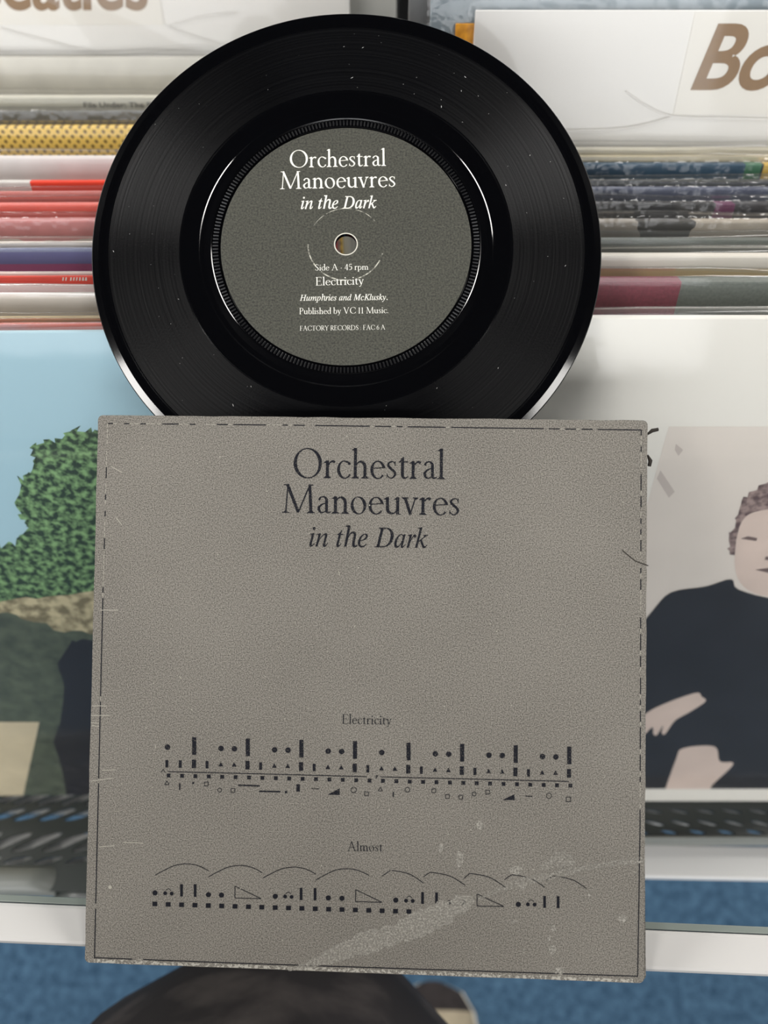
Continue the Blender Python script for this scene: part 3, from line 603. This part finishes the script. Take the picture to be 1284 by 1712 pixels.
box('tab_body', -.004, .004, -.012, .0028, -.0006, .0006, mat('orange_plastic', srgb(240, 160, 50), .2, .5, noise=.3, nscale=300, coat=.5), tab, .0004); tab.parent = None
# dark post added for the shade in the deep gap between the two bins
box('gap_shade_post', .0030, .0150, .50-.3, .54-.3, .776, 1.22, GAP_SHADE, rack, .001)
# ------------------------------------------------------------------ the paper sleeve
def grain(name, c1, c2, scale, c3=None, bump=.08, rough=.85):
    m, t, p = nt(name); p.inputs['Roughness'].default_value = rough; p.inputs['Specular IOR Level'].default_value = .25
    tc = t.nodes.new('ShaderNodeTexCoord'); n = t.nodes.new('ShaderNodeTexNoise'); n.inputs['Scale'].default_value = scale; n.inputs['Detail'].default_value = 3; n.inputs['Roughness'].default_value = .65
    n2 = t.nodes.new('ShaderNodeTexNoise'); n2.inputs['Scale'].default_value = 22; n2.inputs['Detail'].default_value = 4
    for k in (n, n2): t.links.new(tc.outputs['Object'], k.inputs['Vector'])
    mx = t.nodes.new('ShaderNodeMix'); mx.inputs['Factor'].default_value = .08; t.links.new(n.outputs['Fac'], mx.inputs['A']); t.links.new(n2.outputs['Fac'], mx.inputs['B'])
    r = t.nodes.new('ShaderNodeValToRGB'); r.color_ramp.elements[0].position = .36; r.color_ramp.elements[1].position = .64; r.color_ramp.elements[0].color = c1; r.color_ramp.elements[1].color = c2
    t.links.new(mx.outputs['Result'], r.inputs['Fac']); t.links.new(r.outputs['Color'], p.inputs['Base Color'])
    b = t.nodes.new('ShaderNodeBump'); b.inputs['Strength'].default_value = bump; b.inputs['Distance'].default_value = .0002
    t.links.new(n.outputs['Fac'], b.inputs['Height']); t.links.new(b.outputs['Normal'], p.inputs['Normal']); return m
CARDBOARD = grain('grey_textured_card', srgb(74, 71, 66), srgb(150, 145, 136), 2600)
INK = mat('black_ink', srgb(22, 23, 30), .7, .15); INKW = mat('worn_black_ink', srgb(22, 23, 30), .7, .15, col2=srgb(96, 92, 86), nscale=2600, sharp=(.60, .66))
EDGE = mat('dark_card_edge', srgb(52, 48, 44), .9, .2, noise=.3, nscale=300)
sleeve = empty('record_sleeve', M_SLEEVE, 'worn grey card single sleeve printed with black title and rows of symbols', 'record sleeve')
def outline(w, h, r, n=6, wob=0, seed=2):
    rnd = random.Random(seed); P = []
    for cx, cy, a0 in ((w/2-r, h-r, 0), (-w/2+r, h-r, 90), (-w/2+r, r, 180), (w/2-r, r, 270)):
        for k in range(n+1):
            a = math.radians(a0+90*k/n); P.append((cx+r*math.cos(a), cy+r*math.sin(a)))
    # densify with small wobble so that the edges look handled
    Q = []
    for i, p in enumerate(P):
        q = P[(i+1) % len(P)]; Q.append(p); d = math.hypot(q[0]-p[0], q[1]-p[1]); m = int(d/.006)
        for k in range(1, m): Q.append((p[0]+(q[0]-p[0])*k/m+rnd.uniform(-wob, wob), p[1]+(q[1]-p[1])*k/m+rnd.uniform(-wob, wob)))
    return Q
def slab(name, Q, zf, t, mats, parent):
    n = len(Q); V = [(x, y, zf(x, y)) for x, y in Q]+[(x, y, zf(x, y)-t) for x, y in Q]
    F = [list(range(n)), list(range(2*n-1, n-1, -1))]+[(i, n+i, n+(i+1) % n, (i+1) % n) for i in range(n)]
    return obj(name, V, F, mats, parent, False, [0, 0]+[1]*n)
slab('front_panel', outline(SW, SH, .0016, wob=.00010), lambda x, y: 0.0, .0006, [CARDBOARD, EDGE], sleeve)
BK = lambda x, y: -.0012-.0118*(y/SH)
slab('back_panel', [(x+.0008, y) for x, y in outline(SW+.0004, SH-.001, .002, wob=.0001, seed=5)], BK, .0006, [CARDBOARD, EDGE], sleeve)
for nm, pts in (('side_fold', [(-SW/2+.0006, .002), (-SW/2+.0006, SH-.003)]), ('side_fold', [(SW/2-.0004, .002), (SW/2-.0004, SH-.003)])):
    V = []
    for x, y in pts: V += [(x, y, -.0005), (x, y, BK(x, y)-.0001)]
    V += [(v[0]+.0003, v[1], v[2]) for v in V]
    obj(nm, V, [(0, 1, 3, 2), (4, 6, 7, 5), (0, 2, 6, 4), (1, 5, 7, 3), (0, 4, 5, 1), (2, 3, 7, 6)], EDGE, sleeve)
box('bottom_fold', -SW/2+.002, SW/2-.002, .0004, .0008, -.0015, -.0004, EDGE, sleeve)
MS = M_SLEEVE
decal('title_print', serif('Orchestral', MS, 490.5, 799, 744, 801.3, 49.5)+serif('Manoeuvres', MS, 471.5, 857.4, 767.5, 861.8, 48), MS, INKW, sleeve)
decal('title_print', font('in the Dark', MS, 517, 913.5, 716, 916, 33, italic=True, offset=.004), MS, INKW, sleeve)
decal('song_title_print', serif('Electricity', MS, 572, 1210, 654.5, 1211.5, 16, .02), MS, INKW, sleeve)
decal('song_title_print', serif('Almost', MS, 581, 1422.5, 639.5, 1423.5, 16, .03), MS, INKW, sleeve)
# first row of symbols
S = []
cx_ = lambda i: 282+22.39*i
cy_ = lambda y, i: y+.567*i
for i in range(31):
    S.append(px_rect(MS, cx_(i), cy_(1296.4, i), 6.4, 6.4))
    if i in (0, 4, 5, 8, 9, 12, 13, 16, 20, 21, 24, 25, 28, 29): S.append(px_dot(MS, cx_(i)-2, cy_(1249, i), 4.7))
    k = i % 4
    if k == 2: S.append(px_rect(MS, cx_(i)-2, cy_(1246, i), 7, 29.5)); S.append(px_rect(MS, cx_(i)-2.5, cy_(1275.8, i), 7, 14.5))
    elif k == 3 or i < 2: S.append(px_rect(MS, cx_(i)-3, cy_(1276.8, i), 5, 12.5))
    else: S.append(pxpoly(MS, [(cx_(i)-6.5, cy_(1279, i)), (cx_(i)+1.5, cy_(1279, i)), (cx_(i)-2.5, cy_(1271.3, i))]))
S += px_line(MS, [(281, 1290), (447, 1294), (613, 1298.4)], 1.5)+px_line(MS, [(636, 1298.8), (790, 1302.4), (951, 1306.4)], 1.5)
S += px_line(MS, [(269.5, 1291.5), (273, 1286), (276.5, 1291.5)], 1.1)+px_line(MS, [(629, 1302), (629, 1296), (632, 1297), (629.5, 1299.5)], 1.2)
a = lambda x, y: (240+x/3.379, 1170+y/3.379)
b = lambda x, y: (590+x/3.292, 1170+y/3.292)
def tri_o(c, s=3.6): return px_line(MS, [(c[0]-s, c[1]+s*.8), (c[0]+s, c[1]+s*.8), (c[0], c[1]-s), (c[0]-s, c[1]+s*.8)], 1.2)
def sq_o(c, s=3.2): return px_line(MS, [(c[0]-s, c[1]+s), (c[0]+s, c[1]+s), (c[0]+s, c[1]-s), (c[0]-s, c[1]-s), (c[0]-s, c[1]+s)], 1.2)
S += tri_o(a(132, 470)); S.append(px_rect(MS, *a(205, 490), 2.6, 11)); S.append(px_dot(MS, *a(280, 470), 2.1, 6)); S += sq_o(a(355, 475)); S += px_ring(MS, *a(430, 510), 3.3); S += sq_o(a(505, 512))
S += px_line(MS, [a(535, 482), a(656, 486)], 2.6)+px_line(MS, [a(652, 516), a(774, 519)], 2.6); S.append(px_dot(MS, *a(805, 521), 2.3, 8)); S.append(px_rect(MS, *a(873, 498), 6, 12.5)); S += px_line(MS, [a(948, 502), a(991, 503)], 1.4)
S.append(pxpoly(MS, [a(1038, 536), a(1108, 538), a(1108, 500)])); S += px_ring(MS, *a(1187, 509), 4.6); S += sq_o(a(1260, 531))
S += tri_o(b(151, 492)); S.append(px_rect(MS, *b(222, 520), 2, 9)); S += px_ring(MS, *b(300, 495), 4); S += sq_o(b(445, 500)); S += sq_o(b(520, 532)); S += sq_o(b(594, 535)); S += px_ring(MS, *b(667, 518), 3.7, n=5); S += sq_o(b(742, 508))
S.append(pxpoly(MS, [b(820, 552), b(890, 552), b(888, 520)])); S += px_line(MS, [b(950, 530), b(988, 531)], 1.8); S += px_ring(MS, *b(1079, 528), 4.4); S += sq_o(b(1186, 548), 3.8)
decal('symbol_print', S, MS, INKW, sleeve)
# second row of symbols
S = []
a = lambda x, y: (230+x/3.292, 1390+y/3.292)
b = lambda x, y: (590+x/2.568, 1390+y/2.568)
for p, q, r in (((98, 240), (270, 178), (392, 217)), ((390, 250), (565, 187), (687, 227)), ((690, 256), (860, 196), (982, 235)), ((980, 268), (1150, 205), (1275, 242))): S += px_arc(MS, a(*p), a(*q), a(*r))
for p, q, r in (((125, 192), (175, 168), (303, 222)), ((303, 195), (342, 176), (482, 231)), ((476, 202), (512, 181), (655, 240)), ((650, 208), (692, 187), (824, 240)), ((830, 210), (870, 192), (1003, 245))): S += px_arc(MS, b(*p), b(*q), b(*r))
def group_(f, d, p1, p2, bars, d2, d3, tri, k):
    S.append(px_dot(MS, *f(*d), 4.4))
    for q in (p1, p2): S.append(px_dot(MS, *f(*q), 3.3))
    u, v = f(*p1), f(*p2); S.extend(px_line(MS, [(u[0]+1, u[1]-5), ((u[0]+v[0])/2, u[1]-8), (v[0]-1, v[1]-5)], 1.1))
    for x, y0, y1 in bars: A_, B_ = f(x, y0), f(x, y1); S.append(px_rect(MS, A_[0], (A_[1]+B_[1])/2, 4.6, B_[1]-A_[1]))
    for q in (d2, d3):
        if q: S.append(px_dot(MS, *f(*q), 4.4))
    if tri: t = [f(*q) for q in tri]; S.extend(px_line(MS, t+[t[0]], 1.3))
group_(a, (96, 338), (152, 340), (188, 342), ((242, 290, 358), (317, 290, 360)), (390, 348), (462, 350), ((536, 300), (536, 366), (680, 370)), 0)
group_(a, (758, 357), (812, 358), (848, 360), ((900, 310, 378), (977, 311, 379)), (1050, 366), (1125, 368), ((1200, 320), (1200, 386), (1345, 390)), 0)
group_(b, (184, 295), (228, 297), (257, 298), ((299, 260, 311), (359, 262, 313)), (417, 305), (474, 307), ((533, 268), (533, 320), (648, 322)), 0)
group_(b, (710, 313), (751, 313), (780, 314), ((823, 277, 328), (881, 278, 329)), None, None, None, 0)
for i in range(20): S.append(px_rect(MS, 258.9+22.35*i, 1511.2+.67*i, 8.2, 7.6))
decal('symbol_print', S, MS, INK, sleeve)
# thin frame line, broken by wear
S = []; Wn = []; rnd = random.Random(11)
def dashes(p, q, keep, pale, wd=1.7):
    L = math.hypot(q[0]-p[0], q[1]-p[1]); n = int(L/9)
    for i in range(n):
        f0, f1 = i/n, (i+1)/n; c = rnd.random(); pt = lambda f: (p[0]+(q[0]-p[0])*f, p[1]+(q[1]-p[1])*f)
        if c < keep: S.extend(px_line(MS, [pt(f0), pt(f1+.001)], wd))
        elif c < keep+pale: Wn.extend(px_line(MS, [pt(f0), pt(f0+(f1-f0)*.7)], wd*.6))
dashes((180, 708), (500, 711), .5, .4); dashes((500, 711), (1072, 719), .85, .12); dashes((180, 708), (172, 1000), .2, .7); dashes((172, 1000), (158, 1601), .97, .02)
dashes((1072, 719), (1071, 1060), .45, .4); dashes((1071, 1060), (1070, 1390), .6, .3); dashes((1070, 1390), (1066, 1632), .97, .0); dashes((158, 1601), (420, 1611), .95, .03); dashes((420, 1611), (1066, 1632), .98, 0)
tag(decal('frame_line', S, MS, INK, sleeve), kind='stuff'); PALE = mat('bare_card', srgb(166, 162, 150), .9, .2)
tag(decal('worn_frame_line', Wn, MS, PALE, sleeve, 5e-5), kind='stuff')
# wear: torn strip, peeled patches, scratches, pale bottom edge
def ribbon(path):
    rnd = random.Random(3); S = _cr(path, 8); out = []; L = []; R = []
    for i, (x, y, wd) in enumerate(S):
        q = S[min(i+1, len(S)-1)]; p = S[max(i-1, 0)]; d = math.hypot(q[0]-p[0], q[1]-p[1]) or 1; nx, ny = -(q[1]-p[1])/d, (q[0]-p[0])/d
        j = 1+rnd.uniform(-.25, .25); L.append((x+nx*wd/2*j, y+ny*wd/2*j)); R.append((x-nx*wd/2*j, y-ny*wd/2*j))
    return [pxpoly(MS, [L[i], L[i+1], R[i+1], R[i]]) for i in range(len(L)-1)]
TORN = worn('torn_card_face', srgb(158, 154, 145), 1700, .30, .66); TORN2 = worn('rubbed_card', srgb(156, 152, 143), 1500, .40, .68); RUB = worn('pale_worn_edge', srgb(170, 166, 156), 900, .42, .56)
decal('torn_patch', ribbon([(482, 1622, 3), (530, 1608, 16), (600, 1580, 34), (660, 1562, 36), (720, 1536, 38), (770, 1512, 30), (792, 1503, 10)]), MS, TORN, sleeve, 6e-5)
decal('rubbed_patch', ribbon([(800, 1502, 4), (860, 1478, 12), (930, 1462, 12), (1000, 1447, 8), (1078, 1437, 9)])+ribbon([(905, 1452, 8), (935, 1436, 26), (960, 1444, 8)]), MS, TORN2, sleeve, 6e-5)
PEEL = worn('peeled_card', srgb(158, 154, 145), 1300, .30, .62)
for x, y, w_, h_ in ((769, 1436, 14, 30), (737, 1418, 8, 18), (802, 1380, 14, 18), (925, 1552, 10, 12), (918, 1568, 8, 10), (923, 1587, 14, 18), (935, 1622, 20, 16), (872, 1482, 20, 8), (860, 1540, 14, 5), (1041, 1535, 16, 14), (628, 1624, 12, 5), (875, 1590, 3, 10), (985, 1497, 4, 10), (862, 1455, 24, 16)):
    decal('peeled_spot', [pxpoly(MS, [(x+w_/2*math.cos(k*.7)*rnd.uniform(.7, 1.1), y+h_/2*math.sin(k*.7)*rnd.uniform(.7, 1.1)) for k in range(9)])], MS, PEEL, sleeve, 6e-5)
sc = []
for x, y, L, an in ((168, 1020, 30, 0), (154, 1180, 24, 0), (152, 1196, 30, 0), (152, 1208, 14, .1), (153, 1213, 13, .1), (170, 1288, 24, -.05), (152, 1306, 36, -.15), (166, 1416, 26, -.1), (206, 1408, 34, .05), (186, 780, 20, .5), (320, 1185, 3, 1.2), (566, 955, 8, 1.3), (194, 865, 16, .9), (300, 1130, 6, 1), (260, 1246, 5, 1.5)):
    sc += px_line(MS, [(x, y), (x+L*math.cos(an), y+L*math.sin(an))], 1.2)
for k in range(90):
    x, y = rnd.uniform(170, 1065), rnd.uniform(720, 1600); sc.append(px_rect(MS, x, y, rnd.uniform(1, 2.2), rnd.uniform(1, 2.2)))
sc.append(px_dot(MS, 184, 1483, 3.2, 7))
tag(decal('scratch', sc, MS, PALE, sleeve, 6e-5), kind='stuff')
decal('scratch', px_line(MS, [(1040, 920), (1062, 938), (1084, 946)], 1.6), MS, EDGE, sleeve, 6e-5)
decal('worn_edge', [[(-SW/2+.0012+i*.003, .00012), (-SW/2+.0012+(i+1)*.003, .00012), (-SW/2+.0012+(i+1)*.003, .0009+rnd.uniform(0, .0006)), (-SW/2+.0012+i*.003, .0009+rnd.uniform(0, .0006))] for i in range(59)], MS, RUB, sleeve, 6e-5)
# lint caught behind the right edge
for pts in ([(1083, 726), (1092, 719), (1102, 717)], [(1084, 760), (1089, 770), (1087, 779)]):
    tube('torn_fibre', [(*loc(MS, *p), -.001) for p in pts], [.0003, .0007, .0006], EDGE, sleeve, 5)
# ------------------------------------------------------------------ the record
rec = empty('vinyl_record', M_REC, 'black vinyl single with a grey paper label half out of its sleeve', 'record')
def vinyl(name, groove):
    m, t, p = nt(name); p.inputs['Base Color'].default_value = (.0010, .0010, .0014, 1); p.inputs['Specular IOR Level'].default_value = .5
    if not groove:
        p.inputs['Roughness'].default_value = .10; return m
    p.inputs['Specular IOR Level'].default_value = .22
    tc = t.nodes.new('ShaderNodeTexCoord'); ln = t.nodes.new('ShaderNodeVectorMath'); ln.operation = 'LENGTH'; t.links.new(tc.outputs['Object'], ln.inputs[0])
    def ringnoise(scale, detail):
        n = t.nodes.new('ShaderNodeTexNoise'); n.noise_dimensions = '1D'; n.inputs['Scale'].default_value = scale; n.inputs['Detail'].default_value = detail; t.links.new(ln.outputs['Value'], n.inputs['W']); return n
    n1 = ringnoise(1100, 3)
    mr = t.nodes.new('ShaderNodeMapRange'); mr.inputs['From Min'].default_value = .3; mr.inputs['From Max'].default_value = .7; mr.inputs['To Min'].default_value = .34; mr.inputs['To Max'].default_value = .46
    t.links.new(n1.outputs['Fac'], mr.inputs['Value']); t.links.new(mr.outputs[0], p.inputs['Roughness'])
    p.inputs['Anisotropic'].default_value = .95; p.inputs['Anisotropic Rotation'].default_value = .25
    tg = t.nodes.new('ShaderNodeTangent'); tg.direction_type = 'RADIAL'; tg.axis = 'Z'; t.links.new(tg.outputs[0], p.inputs['Tangent'])
    n2 = ringnoise(1000, 3); n3 = t.nodes.new('ShaderNodeTexNoise'); n3.inputs['Scale'].default_value = 1400; t.links.new(tc.outputs['Object'], n3.inputs['Vector'])
    ad = t.nodes.new('ShaderNodeMath'); ad.operation = 'MULTIPLY_ADD'; ad.inputs[1].default_value = .35; t.links.new(n3.outputs['Fac'], ad.inputs[0]); t.links.new(n2.outputs['Fac'], ad.inputs[2])
    b = t.nodes.new('ShaderNodeBump'); b.inputs['Strength'].default_value = .7; b.inputs['Distance'].default_value = .00012; t.links.new(ad.outputs[0], b.inputs['Height']); t.links.new(b.outputs['Normal'], p.inputs['Normal'])
    return m
VIN, GROOVE = vinyl('black_vinyl', False), vinyl('grooved_vinyl', True)
PROF = [(3.65, -1.6), (3.65, -.05), (43.7, -.05), (43.9, -.25), (44.1, -.25), (44.15, .15), (46.4, .15), (46.5, .5), (46.8, .72), (47.1, .74), (49.0, .36), (50.7, .28), (51.1, .10), (57.2, .02), (57.5, .16), (58.0, .05), (82.6, .05), (82.9, .16), (83.3, .10), (84.4, .12), (84.7, .24), (86.0, .26), (88.2, -.18), (88.5, -.45), (88.5, -1.2), (88.1, -1.6), (3.65, -1.6)]
GIDX = 15
def lathe(name, prof, mats, parent, n=256, gi=()):
    V = []; F = []; mi = []
    for k in range(len(prof)-1):
        b0 = len(V)
        for r, z in (prof[k], prof[k+1]):
            for i in range(n): a_ = 2*math.pi*i/n; V.append((r*1e-3*math.cos(a_), r*1e-3*math.sin(a_), z*1e-3))
        for i in range(n): j = (i+1) % n; F.append((b0+i, b0+n+i, b0+n+j, b0+j)); mi.append(1 if k in gi else 0)
    return obj(name, V, F, mats, parent, True, mi)
lathe('disc', PROF, [VIN, GROOVE], rec, 320, (GIDX,))
# serrated ring of small teeth round the label
V = []; F = []; NT = 230
for i in range(NT):
    a0, a1 = 2*math.pi*(i+.12)/NT, 2*math.pi*(i+.62)/NT; am = (a0+a1)/2; b0 = len(V)
    for r in (44.35, 46.25):
        for a_, z in ((a0, .14), (am, .46), (a1, .14)): V.append((r*1e-3*math.cos(a_), r*1e-3*math.sin(a_), z*1e-3))
    F += [(b0, b0+1, b0+4, b0+3), (b0+1, b0+2, b0+5, b0+4), (b0, b0+2, b0+1), (b0+3, b0+4, b0+5)]
tag(obj('serrated_ring', V, F, mat('tooth_vinyl', (.006, .006, .007, 1), .3, .4), rec), kind='stuff')
LABM = grain('grey_label_paper', srgb(52, 52, 48), srgb(84, 84, 75), 1500, bump=.15, rough=.7)
label = lathe('paper_label', [(3.75, -.02), (3.8, .03), (43.3, .03), (43.5, -.04)], [LABM, LABM], rec, 160)
WINK = mat('white_label_ink', srgb(238, 236, 226), .5, .4)
MRc2 = M_REC
LP_ = serif('Orchestral', MRc2, 484.5, 280.5, 645.5, 277.5, 29)+serif('Manoeuvres', MRc2, 468, 316.5, 661, 312.5, 29.5)
LP_ += serif('Side A \u00b7 45 rpm', MRc2, 527, 452.5, 616, 451, 10.5)+serif('Electricity', MRc2, 528, 477.5, 608.5, 475.5, 14)
LP_ += serif('Published by VC 11 Music.', MRc2, 500.5, 525.5, 649, 523.5, 10.5)+serif('FACTORY RECORDS : FAC 6 A', MRc2, 501.5, 553, 644, 551, 8)
decal('label_print', LP_, MRc2, WINK, label, 6e-5)
decal('label_print', font('in the Dark', MRc2, 503, 349.5, 630, 348, 20.5, italic=True, offset=.008)+font('Humphries and McKlusky.', MRc2, 501, 503, 648, 501.5, 10, italic=True, offset=.008), MRc2, WINK, label, 6e-5)
def ring_band(r0, r1, a0=0, a1=360, n=90): return [[(r*1e-3*math.cos(math.radians(t)), r*1e-3*math.sin(math.radians(t))) for r, t in ((r0, s), (r1, s), (r1, s2), (r0, s2))] for s, s2 in ((a0+(a1-a0)*k/n, a0+(a1-a0)*(k+1)/n) for k in range(n))]
decal('pressed_ring', ring_band(13.0, 13.25, 40, 150)+ring_band(12.95, 13.35, 180, 345), MRc2, worn('rubbed_ring', srgb(190, 188, 174), 500, .40, .60), label, 5e-5)
decal('hole_edge', ring_band(3.75, 4.15), MRc2, mat('bare_paper_edge', srgb(206, 203, 190), .8), label, 5e-5)
dl = []; rnd = random.Random(21)
for k in range(70):
    a_ = rnd.uniform(0, 6.28); r = rnd.uniform(59, 82)*1e-3; s = rnd.uniform(.00005, .00012); c0, s0 = r*math.cos(a_), r*math.sin(a_); q = rnd.uniform(0, 3); L = s*rnd.choice((1, 1, 1, 5))
    dl.append([(c0+math.cos(q)*L, s0+math.sin(q)*L), (c0-math.sin(q)*s, s0+math.cos(q)*s), (c0-math.cos(q)*L, s0-math.sin(q)*L), (c0+math.sin(q)*s, s0-math.cos(q)*s)])
tag(decal('dust_speck', dl, MRc2, mat('dust', srgb(190, 190, 188), .9), rec, .00009), kind='stuff')
# ------------------------------------------------------------------ the person standing at the rack (legs only come into the picture)
CLOTHM = mat('dark_grey_cloth', srgb(46, 43, 44), .85, .2, col2=srgb(84, 78, 76), nscale=26, bump=.6, bscale=30, sharp=(.45, .75))
def skin_mesh(name, J, E, m, parent=None, sub=2):
    me = bpy.data.meshes.new(name); me.from_pydata([j[0] for j in J], E, []); o = bpy.data.objects.new(name, me); COL.objects.link(o)
    md = o.modifiers.new('skin', 'SKIN'); sv = me.skin_vertices[0].data
    for i, j in enumerate(J): sv[i].radius = (j[1], j[1] if len(j) < 3 else j[2]); sv[i].use_root = (i == 0)
    s = o.modifiers.new('sub', 'SUBSURF'); s.levels = sub; s.render_levels = sub
    dg = bpy.context.evaluated_depsgraph_get(); me2 = bpy.data.meshes.new_from_object(o.evaluated_get(dg)); bpy.data.objects.remove(o)
    me2.materials.clear(); me2.materials.append(m); me2.polygons.foreach_set('use_smooth', [True]*len(me2.polygons))
    o = bpy.data.objects.new(name, me2); COL.objects.link(o)
    if parent: o.parent = parent
    return o
person = empty('person', Matrix.Translation((0, -.2, 0)), 'person in a dark grey jacket and trousers standing on blue carpet at the rack', 'person')
OFF = Vector((0, .2, 0))
def at_off(J): return [((Vector(j[0])+OFF),)+tuple(j[1:]) for j in J]
J = [((-.06, -.055, .74), .15, .135), ((-.073, -.035, .80), .150, .138), ((-.075, -.09, .90), .14, .12), ((-.07, -.19, 1.02), .14, .115), ((-.06, -.25, 1.12), .16, .115)]
jacket = skin_mesh('jacket', at_off(J), [(0, 1), (1, 2), (2, 3), (3, 4)], CLOTHM, person)
J = [((-.07, -.10, .80), .12, .10), ((-.07, -.10, .70), .125, .11), ((-.15, -.10, .58), .085), ((-.15, -.10, .30), .065), ((-.15, -.085, .09), .058),
     ((.030, -.10, .58), .085), ((.050, -.09, .30), .065), ((.056, -.055, .09), .058)]
trousers = skin_mesh('trousers', at_off(J), [(0, 1), (1, 2), (2, 3), (3, 4), (1, 5), (5, 6), (6, 7)], mat('dark_trouser_cloth', srgb(40, 38, 40), .9, .2, noise=.25, nscale=30), person)
SHOE = mat('dark_suede', srgb(44, 40, 40), .9, .2, noise=.2, nscale=60); BEIGE = mat('beige_suede', srgb(150, 140, 120), .9, .2, noise=.1, nscale=60); SOLE = mat('pale_rubber_sole', srgb(206, 202, 190), .7)
def shoe(x, y, z=0, yaw=0):
    e = bpy.data.objects.new('shoe', None); COL.objects.link(e); e.parent = person; e.location = (x, y+.2, z); e.rotation_euler = (0, 0, yaw)
    st = [(-.09, .034, .075), (-.05, .040, .085), (0, .043, .080), (.06, .049, .062), (.11, .052, .050), (.15, .047, .042), (.175, .034, .034), (.186, .012, .026)]
    V = []; F = []; n = 14; mi = []
    for yy_, wd, h in st:
        for k in range(n): q = math.pi*k/(n-1); V.append((1.2*wd*math.cos(q), yy_, .018+h*max(0, math.sin(q))**.7))
    for i in range(len(st)-1):
        for k in range(n-1): F.append((i*n+k, i*n+k+1, (i+1)*n+k+1, (i+1)*n+k)); mi.append(1 if (i in (1, 2, 3, 4) and k < 9) else 0)
    F.append(tuple(range(n))); mi.append(0)
    obj('upper', V, F, [SHOE, BEIGE], e, True, mi)
    R_ = [(1.2*wd+.003, yy_) for yy_, wd, h in st]; poly = [(a_, b_) for a_, b_ in R_]+[(-a_, b_) for a_, b_ in reversed(R_)]; m_ = len(poly)
    obj('sole', [(a_, b_, 0) for a_, b_ in poly]+[(a_, b_, .02) for a_, b_ in poly], [tuple(range(m_))[::-1], tuple(range(m_, 2*m_))]+[(i, (i+1) % m_, m_+(i+1) % m_, m_+i) for i in range(m_)], SOLE, e)
shoe(.068, -.04); shoe(-.15, -.07)
